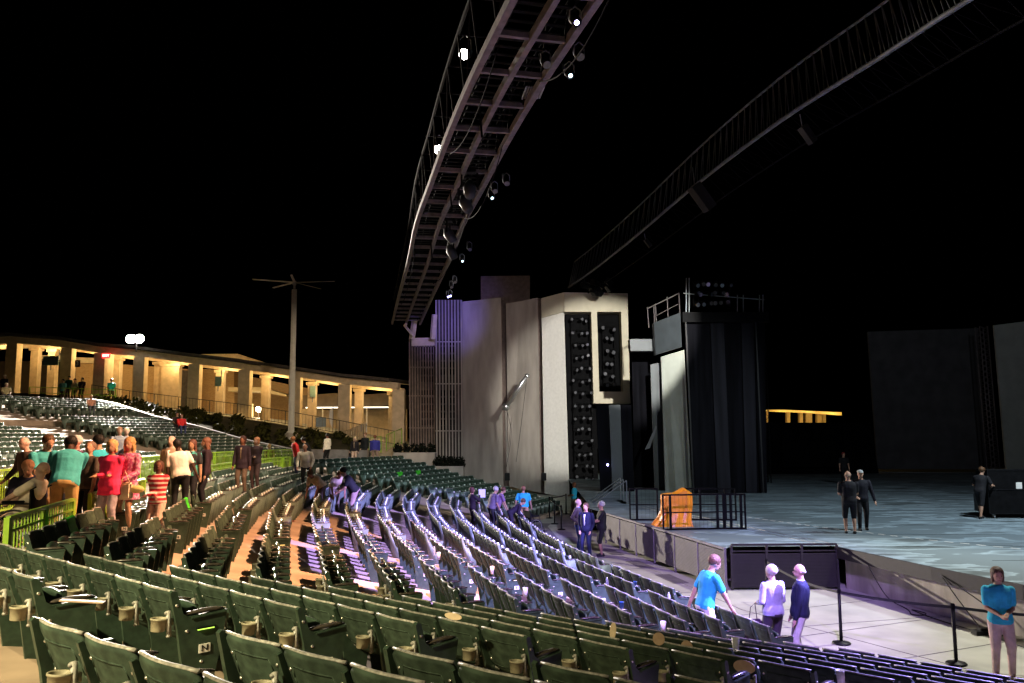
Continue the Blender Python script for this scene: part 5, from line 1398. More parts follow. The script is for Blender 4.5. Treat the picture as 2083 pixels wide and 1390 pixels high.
    if hem:      # long shirt or dress
        rs = []
        for z in (0.56, 0.52, 0.525 - hem * 0.5, 0.525 - hem):
            q = U(0, 0, z); rs.append((q, (0.10 * b + (0.525 - z) * 0.18) * H + g, (0.075 + (0.525 - z) * 0.1) * H + g, ax, ay))
        rings(mb, rs)
    for sh, e, w_ in ((shR, eR, wR), (shL, eL, wL)):
        cone(mb, sh - V((0, 0, 0.006 * H)), 0.033 * H + g, sh.lerp(e, 0.72 if sleeve == 'short' else 1.0), (0.032 if sleeve == 'short' else 0.026) * H + g)
        if sleeve == 'long': cone(mb, e, 0.027 * H + g, e.lerp(w_, 0.95), 0.019 * H + g * 0.8)
    fuse(mb, 'shirt' if not hem > 0.12 else 'dress', cmat(top, 0.8, toppat), t, vox, 4)
    if legs != 'bare':
        mb = MB(); rs = []
        for z, rx, ry in ((0.475, 0.080, 0.062), (0.50, 0.094, 0.070), (0.54, 0.094, 0.069), (0.575, 0.088, 0.063)):
            q = U(0, 0, z); rs.append((q, rx * b * 1.06 * H + 0.008, ry * b * 1.08 * H + 0.008, ax, ay))
        rings(mb, rs); fr = 1.0 if legs == 'long' else 0.15
        for k, a2, hp in zip(kn, an, hps):
            cone(mb, hp, 0.056 * H * (0.6 + 0.4 * b) + 0.012, k, 0.042 * H + 0.006)
            if legs == 'long': cone(mb, k, 0.040 * H + 0.004, a2 + V((0, 0, 0.0)), 0.031 * H)
            elif legs == 'shorts': cone(mb, k, 0.042 * H + 0.008, k.lerp(a2, 0.12), 0.042 * H)
        fuse(mb, 'trousers' if legs == 'long' else 'shorts', cmat(bottom, 0.8, botpat), t, vox, 3)
    for a2 in an:
        mb = MB(); f0 = a2 - V((0, 0.03 * H, 0.022 * H)); f1 = a2 + V((0, 0.085 * H, -0.028 * H)); cone(mb, f0, 0.024 * H, f0.lerp(f1, 0.55), 0.026 * H); cone(mb, f0.lerp(f1, 0.55), 0.026 * H, f1, 0.019 * H)
        for i_, p_ in enumerate(mb.v): mb.v[i_] = (p_[0], p_[1], max(p_[2], a2.z - 0.045 * H + 0.002))
        mb.obj('shoe', cmat(shoe, 0.5), t, True)
    if hairs != 'bald' and not cap or hairs == 'long':
        mb = MB(); T = hm4
        mb.ball((0, 0, 0), (0.059 * H, 0.066 * H, 0.060 * H), 14, 9, T @ Matrix.Translation((0, -0.008 * H, 0.107 * H)))
        if hairs in ('bob', 'long'):
            mb.ball((0, 0, 0), (0.052 * H, 0.040 * H, 0.064 * H), 12, 8, T @ Matrix.Translation((0, -0.022 * H, 0.075 * H)))
            for sx in (-1, 1): mb.ball((0, 0, 0), (0.016 * H, 0.028 * H, 0.05 * H), 8, 6, T @ Matrix.Translation((sx * 0.043 * H, 0.0, 0.062 * H)))
        if hairs == 'long':
            for sx in (-1, 0, 1): cone(mb, HP(sx * 0.035, -0.025, 0.06), 0.026 * H, U(sx * 0.055, 0.01 - 0.065 * (sx == 0), 0.74), 0.018 * H)
        ho = fuse(mb, 'hair', cmat(hair, 0.6), t, min(vox, 0.012), 1)
        for v in ho.data.vertices:
            k_ = math.sin(v.co.x * 190) * math.sin(v.co.z * 60 + v.co.y * 150); v.co += v.normal * (0.0035 * k_ + random.uniform(-0.002, 0.002))
    elif hairs == 'bald' and hair:
        mb = MB()
        for sx in (-1, 1): mb.ball((0, 0, 0), (0.010 * H, 0.026 * H, 0.020 * H), 8, 6, hm4 @ Matrix.Translation((sx * 0.041 * H, -0.016 * H, 0.088 * H)))
        mb.ball((0, 0, 0), (0.036 * H, 0.018 * H, 0.022 * H), 10, 6, hm4 @ Matrix.Translation((0, -0.038 * H, 0.082 * H))); fuse(mb, 'hair', cmat(hair, 0.7), t, 0.012, 2)
    if cap:
        mb = MB(); mb.ball((0, 0, 0), (0.049 * H, 0.058 * H, 0.036 * H), 14, 8, hm4 @ Matrix.Translation((0, 0.002 * H, 0.120 * H))); mb.ball((0, 0, 0), (0.036 * H, 0.035 * H, 0.006 * H), 12, 6, hm4 @ Matrix.Translation((0, 0.066 * H, 0.112 * H))); mb.obj('cap', cmat(cap, 0.7), t, True)
    if detail:
        for sx in (-1, 1):
            mb = MB(); mb.ball((0, 0, 0), (0.007 * H, 0.004 * H, 0.0045 * H), 8, 6, hm4 @ Matrix.Translation((sx * 0.017 * H, 0.056 * H, 0.088 * H))); mb.obj('eye', cmat((0.03, 0.02, 0.015), 0.3), t, True)
        mb = MB(); mb.ball((0, 0, 0), (0.014 * H, 0.004 * H, 0.0035 * H), 8, 6, hm4 @ Matrix.Translation((0, 0.0605 * H, 0.049 * H))); mb.obj('mouth', cmat((0.30, 0.09, 0.07), 0.5), t, True)
    if collar:
        mb = MB(); rings(mb, [(U(0, -0.004, 0.81), 0.05 * H, 0.045 * H, ax, ay), (U(0, 0.0, 0.845), 0.040 * H, 0.040 * H, ax, ay)]); mb.obj('collar', cmat(collar, 0.8), t, True)
    if open_jacket:
        mb = MB(); rings(mb, [(U(0, 0.05, 0.80), 0.020 * H, 0.028 * H, ax, ay), (U(0, 0.062, 0.72), 0.024 * H, 0.026 * H, ax, ay), (U(0, 0.058, 0.60), 0.016 * H, 0.026 * H, ax, ay)], 10); mb.obj('shirt_front', cmat(open_jacket, 0.8), t, True)
    t['_w'] = [tuple(wR), tuple(wL)]
    return t, wR, wL, HP


def wpt(t, p): return Matrix.Translation(t.location) @ Matrix.Rotation(t.rotation_euler.z, 4, 'Z') @ V(p)


AQUA, AQUA2 = (0.03, 0.40, 0.56), (0.05, 0.34, 0.38)
def at_px(px, Y, z): q = P(px, 800, Y); return V((q.x, Y, z))
SK, SKP, SKD, SKT = (0.52, 0.30, 0.20), (0.58, 0.36, 0.28), (0.06, 0.025, 0.015), (0.42, 0.24, 0.15)
GREYH, BLOND, BRN, BLK, WHT_ = (0.42, 0.40, 0.37), (0.45, 0.28, 0.12), (0.09, 0.045, 0.02), (0.01, 0.008, 0.007), (0.6, 0.57, 0.54)
K = R
# front right group
p1 = person('man in blue polo and pale trousers leaning over the front seats', at_px(1419, 14.75, 0.1), K(-75), 1.82, SK, AQUA, (0.62, 0.55, 0.52), hair=(0.13, 0.07, 0.04), lean=K(14), head=(K(-4), K(14)), rh=(0.10, 0.26, 0.44), lh=(-0.17, -0.09, 0.47), collar=AQUA, vox=0.012)
p2 = person('grey-haired woman in pale lavender jacket with handbag, seen from behind', at_px(1555, 15.0, 0.02), K(22), 1.66, SKP, (0.34, 0.31, 0.46), (0.05, 0.035, 0.06), hair=(0.50, 0.42, 0.36), sleeve='long', fem=True, build=1.12, hem=0.035, rh=(0.05, 0.13, 0.63), lh=(-0.10, 0.12, 0.60), head=(K(12), K(4)), hairs='short', vox=0.012, collar=(0.34, 0.31, 0.46))
t_, wr, wl, hp = p2; q = wpt(t_, wl)
bag = thing('handbag', 'dark plum handbag hanging from the arm of the woman in lavender', 'handbag', q + V((-0.10, -0.03, -0.62)), K(15)); mb = MB(); mb.box(-0.15, 0.15, -0.06, 0.06, 0, 0.34); mb.obj('bag_body', cmat((0.06, 0.03, 0.07), 0.4), bag, bevel=0.03)
mb = MB(); mb.tube([(-0.09, 0, 0.33), (-0.05, 0, 0.55), (0.05, 0.02, 0.61), (0.07, 0, 0.33)], 0.008, 6); mb.obj('strap', cmat((0.05, 0.03, 0.05), 0.4), bag)
p3 = person('elderly bald man in navy sweater, glasses and white trousers', at_px(1608, 14.75, 0.02), K(72), 1.72, (0.58, 0.33, 0.27), (0.010, 0.012, 0.035), (0.48, 0.44, 0.46), hair=(0.5, 0.45, 0.42), hairs='bald', sleeve='long', build=1.15, lean=K(-3), rh=(0.05, 0.10, 0.42), lh=(-0.16, 0.06, 0.43), head=(K(5), K(2)), collar=(0.30, 0.36, 0.60), vox=0.012)
t_, wr, wl, hp = p3; mb = MB(); s_ = 1.72
for sx in (-1, 1):
    mb.tube([hp(sx * 0.018 + 0.013 * math.cos(a), 0.064, 0.088 + 0.010 * math.sin(a)) for a in [k * 0.7 for k in range(10)]], 0.003, 5); mb.tube([hp(sx * 0.032, 0.062, 0.09), hp(sx * 0.047, 0.0, 0.088)], 0.003, 5)
mb.tube([hp(-0.006, 0.066, 0.09), hp(0.006, 0.066, 0.09)], 0.003, 5); mb.obj('glasses', M['black'], t_)
p4 = person('young woman in blue polo and pink trousers behind the belt at far right', at_px(2002, 14.1, 0.0), K(165), 1.76, SK, AQUA, (0.55, 0.40, 0.38), shoe=(0.4, 0.3, 0.3), hair=(0.10, 0.06, 0.04), fem=True, hairs='bob', rh=(0.03, 0.12, 0.585), lh=(-0.03, 0.13, 0.60), head=(0, K(5)), collar=AQUA, vox=0.012)
# mid group by the fence
person('man in navy suit jacket and white shirt, hands in pockets', at_px(1188, 27.6, 0), K(150), 1.76, SK, (0.010, 0.012, 0.035), (0.012, 0.016, 0.045), sleeve='long', hair=BRN, hem=0.04, open_jacket=(0.75, 0.75, 0.78), rh=(0.11, 0.05, 0.50), lh=(-0.11, 0.05, 0.50), feet=((0.09, 0), (-0.09, 0.04)), vox=0.018)
person('man in grey sweater and jeans with hand on hip behind the suited man', at_px(1172, 29.0, 0), K(-110), 1.80, SKP, (0.07, 0.05, 0.06), (0.03, 0.05, 0.16), sleeve='long', hairs='bald', hair=(0.4, 0.3, 0.25), rh=(0.10, 0.02, 0.56), lh=(-0.12, 0.0, 0.56), collar=(0.15, 0.3, 0.65), vox=0.018)
person('grey-haired crew man in black shirt and shorts with belt gear', at_px(1219, 28.0, 0), K(95), 1.78, SK, (0.012, 0.012, 0.014), (0.012, 0.012, 0.014), hair=GREYH, legs='shorts', build=1.15, rh=(0.05, 0.2, 0.62), lh=(-0.05, 0.22, 0.62), vox=0.018)
person('small far woman in blue shirt beside the pale tower', at_px(1165, 41.5, 0.02), K(70), 1.62, SK, AQUA, (0.35, 0.28, 0.18), hair=(0.2, 0.07, 0.03), fem=True, hairs='bob', rh=(0.06, 0.15, 0.62), lh=(-0.04, 0.15, 0.60), vox=0.022, detail=False)
person('man in blue polo and tan trousers seen from behind near a wheelchair', at_px(1063, 36.5, 0.02), K(-5), 1.76, SK, AQUA, (0.42, 0.25, 0.14), hair=(0.25, 0.12, 0.06), build=1.2, rh=(0.19, 0.06, 0.48), lh=(-0.20, 0.03, 0.50), feet=((0.08, 0), (-0.08, 0)), vox=0.018, detail=False)
person('grey-haired man in grey shirt bending between the far front rows', at_px(998, 33.5, 0.2), K(-60), 1.78, SK, (0.14, 0.11, 0.16), (0.02, 0.02, 0.025), hair=GREYH, lean=K(18), rh=(0.08, 0.16, 0.5), lh=(-0.12, 0.1, 0.5), build=1.1, vox=0.018, detail=False)
person('young man in purple shirt reaching down beside the grey-haired man', at_px(1010, 34.5, 0.2), K(-80), 1.72, SK, (0.20, 0.12, 0.22), (0.02, 0.02, 0.03), hair=BRN, lean=K(22), rh=(0.06, 0.24, 0.45), lh=(-0.08, 0.22, 0.45), vox=0.018, detail=False)
person('person in black bending forward over the far front row', at_px(1036, 33.0, 0.1), K(-85), 1.66, SK, (0.02, 0.015, 0.03), (0.02, 0.015, 0.03), sleeve='long', hair=BRN, lean=K(55), rh=(0.05, 0.3, 0.45), lh=(-0.05, 0.3, 0.45), vox=0.018, detail=False)
p = person('woman in black holding a white paper to her face', at_px(960, 33.0, 0.35), K(-60), 1.62, SK, (0.02, 0.012, 0.02), (0.02, 0.012, 0.02), hair=(0.10, 0.04, 0.03), fem=True, hairs='bob', sleeve='long', rh=(0.06, 0.17, 0.80), lh=(-0.02, 0.16, 0.62), vox=0.018, detail=False)
mb = MB(); mb.box(-0.13, 0.13, -0.005, 0.005, -0.16, 0.16); o = mb.obj('paper', M['papercup']); o.location = wpt(p[0], p[1]) + V((0.1, 0, 0.08)); tag(o, 'white sheet held by the woman in black', 'paper')
# stage crew
person('stagehand in black shirt and shorts seen from behind on the stage', at_px(1716, 24.6, STZ), K(-15), 1.80, SK, (0.010, 0.010, 0.013), (0.010, 0.010, 0.014), hair=(0.28, 0.2, 0.13), hairs='bald', legs='shorts', build=1.1, rh=(0.05, 0.16, 0.62), lh=(-0.08, 0.16, 0.60), vox=0.016)
person('stagehand in black with pale cap and long trousers facing us', at_px(1741, 25.4, STZ), K(170), 1.80, SK, (0.010, 0.010, 0.016), (0.012, 0.012, 0.014), hair=BRN, cap=(0.4, 0.42, 0.4), sleeve='long', rh=(0.10, 0.12, 0.56), lh=(-0.20, 0.05, 0.48), feet=((0.06, 0.05), (-0.07, -0.06)), vox=0.016)
person('stagehand in black shorts pushing the road cases', at_px(1979, 28.6, STZ), K(-60), 1.75, SK, (0.010, 0.010, 0.012), (0.010, 0.010, 0.012), hair=BRN, legs='shorts', lean=K(18), rh=(0.14, 0.25, 0.62), lh=(-0.14, 0.25, 0.62), feet=((0.06, -0.12), (-0.06, 0.10)), vox=0.018, detail=False)
person('barely lit stagehand standing far back on the dark stage', at_px(1709, 48, STZ), K(180), 1.80, SK, (0.008, 0.008, 0.009), (0.008, 0.008, 0.009), hair=(0.2, 0.02, 0.02), vox=0.022, detail=False)
# walkway left group (floor about 2.15)
ZW = 2.3
person('usher in aqua shirt and khaki trousers bending, seen from behind', at_px(141, 14.0, 2.3), K(28), 1.84, SKD, AQUA2, (0.42, 0.28, 0.11), hair=BLK, lean=K(27), tilt=K(6), build=1.15, rh=(0.06, 0.30, 0.50), lh=(-0.16, 0.12, 0.44), head=(K(20), K(20)), vox=0.012)
person('dark-haired usher in aqua shirt with white badge facing right', at_px(93, 15.2, ZW), K(-125), 1.78, SK, AQUA2, (0.3, 0.2, 0.1), hair=(0.07, 0.035, 0.015), build=1.15, lean=K(16), rh=(0.10, 0.18, 0.45), lh=(-0.16, 0.14, 0.47), vox=0.013)
person('balding elderly man in dark jacket leaning on the left fence', at_px(70, 16.2, ZW), K(150), 1.74, SKP, (0.055, 0.04, 0.03), (0.02, 0.02, 0.02), hair=(0.5, 0.42, 0.38), hairs='bald', sleeve='long', build=1.1, lean=K(10), rh=(0.18, 0.16, 0.53), lh=(-0.1, 0.1, 0.5), vox=0.014)
person('grey-haired man in mauve shirt behind the bending usher', at_px(161, 16.6, ZW), K(170), 1.74, (0.5, 0.22, 0.16), (0.09, 0.05, 0.09), (0.05, 0.05, 0.08), hair=GREYH, build=1.15, vox=0.014)
person('short-haired woman in dark grey blouse looking down', at_px(187, 15.0, ZW), K(160), 1.64, SK, (0.06, 0.045, 0.035), (0.01, 0.01, 0.012), hair=(0.16, 0.10, 0.07), fem=True, build=1.3, head=(K(25), K(-18)), hem=0.03, rh=(-0.17 * -1, 0.06, 0.46), lh=(-0.17, 0.10, 0.44), vox=0.013)
person('blonde woman in hot pink tunic with folded arms', at_px(233, 14.7, ZW), K(168), 1.66, SKT, (0.85, 0.035, 0.13), (0.35, 0.3, 0.35), hair=BLOND, fem=True, hairs='bob', sleeve='long', build=1.15, hem=0.10, rh=(-0.06, 0.11, 0.64), lh=(0.06, 0.12, 0.63), head=(K(20), 0), vox=0.013)
person('long-haired blonde woman in pink floral short dress', at_px(268, 15.0, ZW), K(165), 1.70, SKT, (0.38, 0.07, 0.20), (0.4, 0.1, 0.3), hair=(0.35, 0.2, 0.08), fem=True, hairs='long', sleeve='long', legs='bare', hem=0.17, toppat=('n', (0.60, 0.30, 0.42), 22.0, 0.5), rh=(0.10, 0.14, 0.55), lh=(-0.06, 0.14, 0.57), head=(K(15), 0), vox=0.013)
q = at_px(262, 14.7, ZW + 0.62); bg_ = thing('tote_bag', 'cream tote bag with pink stripes carried by the woman in floral dress', 'bag', q, K(-10)); mb = MB(); mb.box(-0.15, 0.15, -0.06, 0.06, 0, 0.30); mb.obj('bag_body', cmat((0.55, 0.45, 0.33), 0.8), bg_, bevel=0.03); mb = MB(); mb.tube([(-0.1, 0, 0.28), (0, 0, 0.5), (0.1, 0, 0.28)], 0.01, 6); mb.obj('strap', cmat((0.5, 0.4, 0.3), 0.8), bg_)
q = at_px(285, 14.7, ZW + 0.80); mb = MB(); mb.ball((0, 0, 0), (0.15, 0.06, 0.07), 12, 8); o = mb.obj('purse', cmat((0.62, 0.5, 0.2), 0.5), None, True); o.location = q; tag(o, 'pale yellow clutch purse at the hip of the floral dress', 'purse')
person('child in red and white striped top and pale trousers', V((-6.85, 16.2, 1.95)), K(170), 1.60, (0.16, 0.06, 0.04), (0.42, 0.012, 0.025), (0.60, 0.44, 0.36), hair=(0.06, 0.025, 0.015), fem=True, hairs='bob', sleeve='long', hem=0.03, toppat=('stripe', (0.72, 0.6, 0.52), 3.6, 0.62), rh=(-0.05, 0.12, 0.58), lh=(0.05, 0.12, 0.60), head=(K(25), K(-12)), vox=0.014)
person('man in tan vest over a white top facing us', at_px(354, 20.0, ZW), K(165), 1.74, SKP, (0.35, 0.24, 0.16), (0.2, 0.16, 0.12), hair=(0.5, 0.4, 0.3), hairs='bald', open_jacket=(0.75, 0.72, 0.7), vox=0.018, detail=False)
person('woman in white tee and black trousers turned away', at_px(374, 18.6, ZW), K(20), 1.66, SKD, (0.72, 0.62, 0.55), (0.01, 0.01, 0.012), hair=BLK, fem=True, build=1.15, lean=K(8), tilt=K(-8), rh=(0.22, 0.0, 0.48), hairs='short', vox=0.018, detail=False)
person('woman in black with teal printed front', at_px(395, 19.5, ZW), K(175), 1.64, SKT, (0.01, 0.01, 0.012), (0.01, 0.01, 0.012), hair=(0.08, 0.03, 0.02), fem=True, hairs='long', toppat=('n', (0.06, 0.40, 0.36), 5.0, 0.53), vox=0.018, detail=False)
person('woman in dark plum clothes right of the teal printed shirt', at_px(423, 20.0, ZW), K(120), 1.68, SKT, (0.025, 0.012, 0.018), (0.01, 0.008, 0.012), hair=(0.12, 0.05, 0.03), fem=True, hairs='long', sleeve='long', rh=(0.04, 0.15, 0.62), vox=0.018, detail=False)
person('person in aqua shirt turned away behind the woman in pink', at_px(213, 15.8, ZW), K(60), 1.76, SK, AQUA, (0.2, 0.15, 0.1), hair=BLK, build=1.15, lean=K(10), vox=0.015)
person('woman in dark open coat over a grey dress on the walkway', at_px(497, 25.5, ZW), K(175), 1.72, (0.3, 0.12, 0.07), (0.02, 0.012, 0.02), (0.10, 0.07, 0.05), hair=(0.05, 0.02, 0.015), fem=True, hairs='bob', sleeve='long', hem=0.1, open_jacket=(0.16, 0.12, 0.08), vox=0.018, detail=False)
person('woman in dark grey top with folded arms beside the lime fence bag', at_px(525, 27.0, ZW), K(160), 1.68, SK, (0.05, 0.03, 0.035), (0.08, 0.05, 0.05), hair=(0.3, 0.12, 0.05), fem=True, hairs='bob', sleeve='long', rh=(-0.04, 0.11, 0.63), lh=(0.04, 0.11, 0.62), vox=0.018, detail=False)
person('man in white shirt and black trousers leaning forward over a far row', at_px(627, 32.0, 2.0), K(178), 1.78, (0.5, 0.24, 0.15), (0.70, 0.62, 0.5), (0.01, 0.01, 0.01), hair=(0.5, 0.3, 0.2), hairs='bald', sleeve='long', build=1.2, lean=K(28), head=(0, K(-25)), rh=(0.15, 0.18, 0.48), lh=(-0.15, 0.18, 0.48), vox=0.018, detail=False)
person('person in red jacket with dark trousers on the walkway', at_px(608, 36.0, 2.32), K(120), 1.70, SKT, (0.55, 0.03, 0.03), (0.02, 0.02, 0.05), hair=(0.2, 0.08, 0.03), sleeve='long', lean=K(18), vox=0.02, detail=False)
person('person in black stepping up beside the red jacket', at_px(633, 37.0, 2.32), K(100), 1.70, SKT, (0.01, 0.01, 0.01), (0.012, 0.012, 0.02), hair=BLK, sleeve='long', lean=K(25), rh=(0.1, 0.2, 0.6), vox=0.02, detail=False)
person('man in white shirt and black trousers at the slatted fence', at_px(668, 47.0, 2.35), K(70), 1.82, (0.25, 0.1, 0.06), (0.78, 0.7, 0.58), (0.01, 0.01, 0.01), hair=BLK, sleeve='long', build=1.1, rh=(0.08, 0.12, 0.58), feet=((0.09, 0), (-0.09, 0.03)), vox=0.022, detail=False)
person('woman in black jacket over pale dress on the ramp', at_px(723, 49.0, 2.3), K(175), 1.66, SKP, (0.015, 0.012, 0.015), (0.5, 0.35, 0.28), hair=(0.6, 0.45, 0.25), fem=True, hairs='bob', sleeve='long', open_jacket=(0.45, 0.33, 0.24), vox=0.022, detail=False)
person('man in black coat walking on the ramp between two others', at_px(744, 50.0, 2.4), K(150), 1.80, SKP, (0.01, 0.012, 0.014), (0.01, 0.012, 0.014), hair=(0.3, 0.15, 0.08), sleeve='long', hem=0.06, vox=0.022, detail=False)
person('man in royal blue jacket seen from behind on the ramp', at_px(764, 49.0, 2.3), K(5), 1.74, SKP, (0.03, 0.03, 0.22), (0.3, 0.2, 0.16), hair=(0.2, 0.08, 0.04), sleeve='long', build=1.25, vox=0.022, detail=False)
person('person in cream shirt bending over the dark far rows, left of the pair', at_px(658, 27.5, 1.55), K(150), 1.66, (0.3, 0.13, 0.08), (0.55, 0.42, 0.30), (0.1, 0.08, 0.06), hair=BRN, lean=K(60), rh=(0.12, 0.3, 0.35), lh=(-0.12, 0.3, 0.35), vox=0.018, detail=False)
person('person in cream shirt bending over the dark far rows, right of the pair', at_px(683, 28.0, 1.5), K(-150), 1.66, (0.3, 0.13, 0.08), (0.55, 0.42, 0.30), (0.1, 0.08, 0.06), hair=BRN, lean=K(60), rh=(0.12, 0.3, 0.35), lh=(-0.12, 0.3, 0.35), vox=0.018, detail=False)
person('man in black tee leaning over a pale bundle in the far rows', at_px(724, 27.0, 1.35), K(110), 1.76, SKT, (0.008, 0.008, 0.008), (0.3, 0.2, 0.16), hair=BLK, build=1.2, lean=K(35), rh=(0.06, 0.3, 0.5), lh=(-0.06, 0.3, 0.5), vox=0.018, detail=False)
# upper seats
def seated(label, px, i, sec_Y, z, face, **kw): return person(label, at_px(px, sec_Y, z), face, sit=0.27, feet=((0.07, 0.25), (-0.07, 0.25)), rh=(0.1, 0.2, 0.33), lh=(-0.1, 0.2, 0.33), vox=0.022, detail=False, **kw)
seated('seated man in plaid shirt among the upper seats, left of the pair', 247, 20, 28.0, 3.05, K(-150), h=1.74, top=(0.12, 0.12, 0.18), toppat=('stripe', (0.5, 0.45, 0.42), 9.0, 0.6), hair=(0.3, 0.14, 0.08), skin=SK)
seated('seated person with pale hair beside the man in plaid', 261, 20, 28.5, 3.05, K(-150), h=1.70, top=(0.3, 0.2, 0.16), hair=(0.6, 0.45, 0.3), skin=SKP)
seated('seated child in bright red top far up by the retaining wall', 371, 30, 46.0, 4.15, K(-140), h=1.5, top=(0.7, 0.03, 0.03), bottom=(0.05, 0.06, 0.15), hair=(0.15, 0.06, 0.03), skin=SK, sleeve='long')
seated('dark clothed person seated beside the child in red', 362, 30, 46.5, 4.2, K(-140), h=1.6, top=(0.03, 0.02, 0.02), hair=BLK, skin=SKT)
seated('blurred child in pink seated high in the upper seats', 186, 30, 47.0, 5.35, K(-140), h=1.4, top=(0.55, 0.25, 0.16), hair=(0.4, 0.2, 0.1), skin=SK)
seated('grey-haired couple member seated in cream at the far left rows', 12, 30, 52.0, 6.2, K(-140), h=1.7, top=(0.45, 0.38, 0.2), hair=(0.6, 0.5, 0.3), skin=SKP)
seated('pair of distant heads beyond the walkway near the shrubs, left one', 551, 17, 44.0, 2.35, K(-160), h=1.7, top=(0.08, 0.03, 0.02), hair=(0.4, 0.25, 0.12), skin=SKT)
for px, Y, z, lab, top, hr in ((226, 60, 6.5, 'usher in aqua shirt standing alone at the top railing', AQUA, (0.2, 0.03, 0.02)), (166, 60, 6.6, 'person in dark plum, rightmost of the group at the top railing', (0.04, 0.015, 0.03), BLK), (151, 61, 6.6, 'person in white, between two dark figures at the top railing', (0.6, 0.45, 0.25), BLK), (139, 61, 6.8, 'tall person in dark green at the top railing', (0.02, 0.09, 0.06), (0.02, 0.05, 0.03)), (127, 60, 6.5, 'person in light blue, leftmost of the group at the top railing', (0.1, 0.28, 0.38), BLK), (8, 58, 6.7, 'dark figure with white cap at the left edge of the top railing', (0.01, 0.01, 0.015), BLK)):
    person(lab, at_px(px, Y, z), K(170 if px != 226 else 5), 1.75, SKT, top, (0.08, 0.06, 0.04), hair=hr, build=1.1, vox=0.025, detail=False, cap=(0.5, 0.48, 0.4) if px == 8 else None)


# wheelchairs and the seated pair
def wheelchair(label, pos, face):
    t = thing('wheelchair', label, 'wheelchair', pos, face)
    for sx in (-1, 1):
        o = MB(); o.tube([(sx * 0.30, 0.30 * math.cos(a), 0.31 + 0.30 * math.sin(a)) for a in [k * 2 * math.pi / 24 for k in range(25)]], 0.016, 6); o.obj('wheel', M['rubber'], t, True)
        o = MB(); o.tube([(sx * 0.33, 0.26 * math.cos(a), 0.31 + 0.26 * math.sin(a)) for a in [k * 2 * math.pi / 24 for k in range(25)]], 0.008, 5)
        for k in range(8): a = k * math.pi / 4; o.tube([(sx * 0.30, 0, 0.31), (sx * 0.30, 0.29 * math.cos(a), 0.31 + 0.29 * math.sin(a))], 0.004, 4)
        o.obj('hand_rim', M['alu'], t)
        o = MB(); o.tube([(sx * 0.24, 0.40, 0.08 + 0.08 * 0), (sx * 0.24, 0.401, 0.08)], 0.08, 10); o.tube([(sx * 0.22, 0.40, 0.08), (sx * 0.26, 0.40, 0.08)], 0.08, 12); o.obj('caster', M['rubber'], t)
        o = MB(); o.tube([(sx * 0.25, -0.28, 0.95), (sx * 0.25, -0.2, 0.9), (sx * 0.25, -0.2, 0.3), (sx * 0.25, 0.40, 0.3), (sx * 0.25, 0.45, 0.1)], 0.013, 6); o.tube([(sx * 0.25, -0.2, 0.70), (sx * 0.25, 0.22, 0.70), (sx * 0.25, 0.25, 0.5)], 0.013, 6); o.obj('frame', M['blackm'], t)
        o = MB(); o.box(sx * 0.25 - 0.03, sx * 0.25 + 0.03, -0.12, 0.2, 0.71, 0.75); o.obj('armrest', M['black'], t, bevel=0.01)
    o = MB(); o.box(-0.24, 0.24, -0.2, 0.24, 0.46, 0.51); o.obj('seat', M['black'], t, bevel=0.01)
    o = MB(); o.box(-0.24, 0.24, -0.22, -0.18, 0.5, 0.92); o.obj('backrest', M['black'], t, bevel=0.01)
    o = MB(); o.box(-0.2, 0.2, 0.45, 0.62, 0.08, 0.1); o.obj('footrest', M['blackm'], t)
    return t


w1 = at_px(62, 12.9, 2.32); wheelchair('black wheelchair with a reclining man beside the left green fence', w1, K(95))
person('reclining elderly man in white shirt sitting in the wheelchair', w1 + V((0, 0, 0.0)), K(95), 1.72, SKP, (0.62, 0.52, 0.42), (0.5, 0.36, 0.30), hair=(0.5, 0.3, 0.2), hairs='bald', sit=0.32, lean=K(-22), feet=((0.07, 0.40), (-0.07, 0.42)), rh=(0.10, 0.2, 0.38), lh=(-0.12, 0.2, 0.38), vox=0.014)
person('person in navy crouching beside the wheelchair', w1 + V((-0.35, 0.75, 0.0)), K(200), 1.62, SK, (0.012, 0.012, 0.03), (0.05, 0.04, 0.05), hair=(0.35, 0.18, 0.10), sit=0.38, lean=K(25), sleeve='long', feet=((0.08, 0.2), (-0.08, 0.2)), rh=(0.1, 0.3, 0.45), lh=(-0.1, 0.3, 0.45), vox=0.014)
wheelchair('empty wheelchair in front of the far row beside the man in blue polo', V((0.75, 34.3, 0.01)), K(-60))
# ---------------------------------------------------------------- world and lamps
w = bpy.data.worlds.new('World'); S.world = w; w.use_nodes = True
nt = w.node_tree; bg = nt.nodes['Background']
sky = nt.nodes.new('ShaderNodeTexSky'); sky.sky_type = 'NISHITA'; sky.sun_disc = False; sky.sun_elevation = R(-6); sky.sun_rotation = R(200)
nt.links.new(sky.outputs['Color'], bg.inputs['Color']); bg.inputs['Strength'].default_value = 0.05


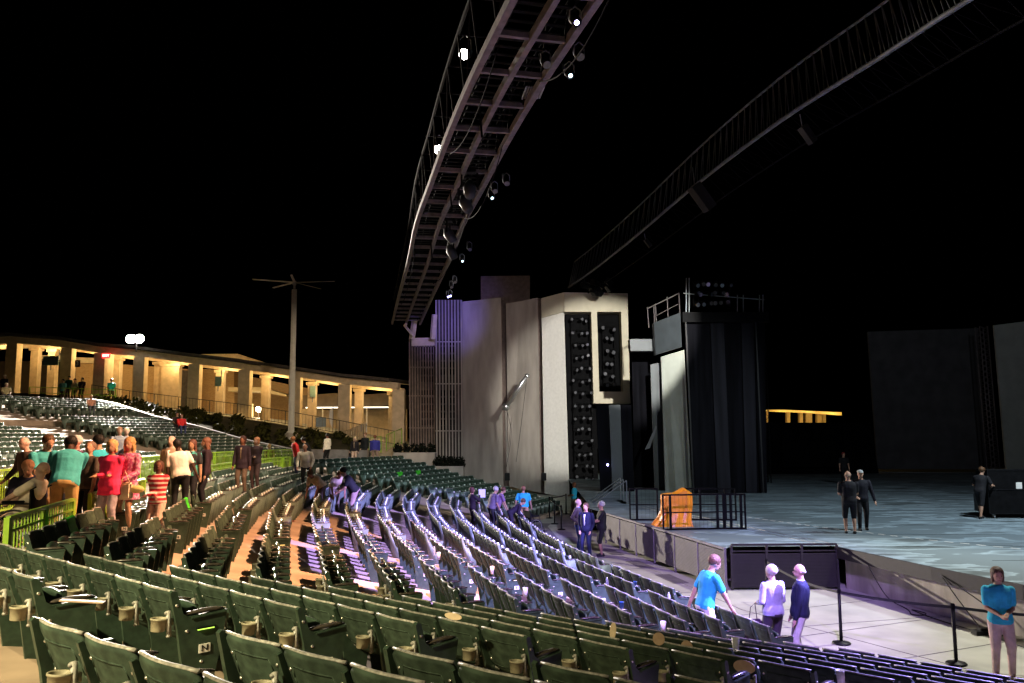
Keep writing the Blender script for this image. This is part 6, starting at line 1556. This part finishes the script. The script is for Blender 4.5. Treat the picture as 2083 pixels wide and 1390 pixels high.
VIO = (0.36, 0.30, 1.0)
VSRC = V((14, 11, 12.2))
spot('violet_wash', VSRC, (0.4, 18.0, 0.5), 170000, VIO, 24, 0.08, 0.15)
spot('violet_wash', VSRC + V((-0.8, 0.8, 0)), (-1.6, 27, 0.8), 200000, VIO, 18, 0.12, 0.15)
spot('violet_wash', VSRC + V((-1.6, 1.6, 0)), (-1.3, 35, 0.5), 80000, VIO, 12, 0.3, 0.15)
spot('violet_wash_near', (13, 17, 12.2), (6.3, 8.4, 0.5), 85000, VIO, 29, 0.10, 0.15)
spot('violet_soft', (3, 5, 11.8), (2.5, 19, 0.5), 26000, (0.46, 0.30, 1.0), 44, 0.5, 0.5)
spot('far_block_wash', (-1, 30, 11.8), (-4, 46, 1), 4500, (0.6, 0.85, 0.9), 46, 0.6, 0.2)
spot('warm_aisle_wash', (0.9, 15, 11.5), (-5.6, 18.5, 2), 21000, (1.0, 0.52, 0.27), 60, 0.3, 0.06)
spot('warm_back_wash', (-9, -5.5, 13), (-5.8, 4.6, 2.1), 36000, (1.0, 0.88, 0.50), 46, 0.9, 0.15)
spot('warm_back_fill', (2, -12, 10), (1.0, 4.5, 1.5), 500, (1.0, 0.8, 0.5), 50, 1.0, 0.3)
for L_, e in (((-2.4, 18.8, 13.2), 8000), ((-3.5, 26.3, 13.2), 11000), ((-4.8, 33, 13.2), 11000)):
    spot('house_flood', L_, (L_[0] - 17, L_[1] + 4, 2.5), e, (1.0, 0.80, 0.58), 80, 0.6)
spot('house_flood_far', (-5.4, 36, 13.2), (-13, 55, 4), 7000, (1.0, 0.78, 0.52), 50, 0.6)
spot('pergola_flood', FLOOD + V((0, -0.5, 0)), (-17, 30, 3), 170000, (1.0, 0.88, 0.75), 56, 0.35, 0.25)
spot('stage_wash', (17, 22, 13.0), (13, 28, 1.1), 9500, (0.78, 0.90, 1.0), 105, 0.7)
spot('concourse_wash', (12.5, 18.5, 12.2), (6.6, 18.5, 0), 7500, (1.0, 0.98, 0.88), 66, 0.7)
spot('tower_wash', (7, 27, 12.0), (5.6, 55, 7.0), 36000, (1.0, 0.98, 0.90), 26, 0.40)
spot('scenery_wash', (10.5, 25, 12.0), (8.1, 42, 5.5), 4200, (0.9, 0.98, 0.9), 36, 1.0)
spot('back_wash', (18, 24, 12.5), (30, 58, 6), 1800, (0.85, 0.9, 1.0), 60, 0.8)
spot('tower_violet', G(914, 603, 11.9) + V((0.3, 0.3, -0.4)), P(906, 640, 59.5), 5000, (0.2, 0.15, 1.0), 34, 1.0)
spot('tower_mauve', (2, 28, 11.8), P(960, 800, 59), 7500, (0.95, 0.80, 0.82), 44, 1.0)

S.view_settings.view_transform = 'Standard'; S.view_settings.look = 'None'; S.view_settings.exposure = 0; S.view_settings.gamma = 1
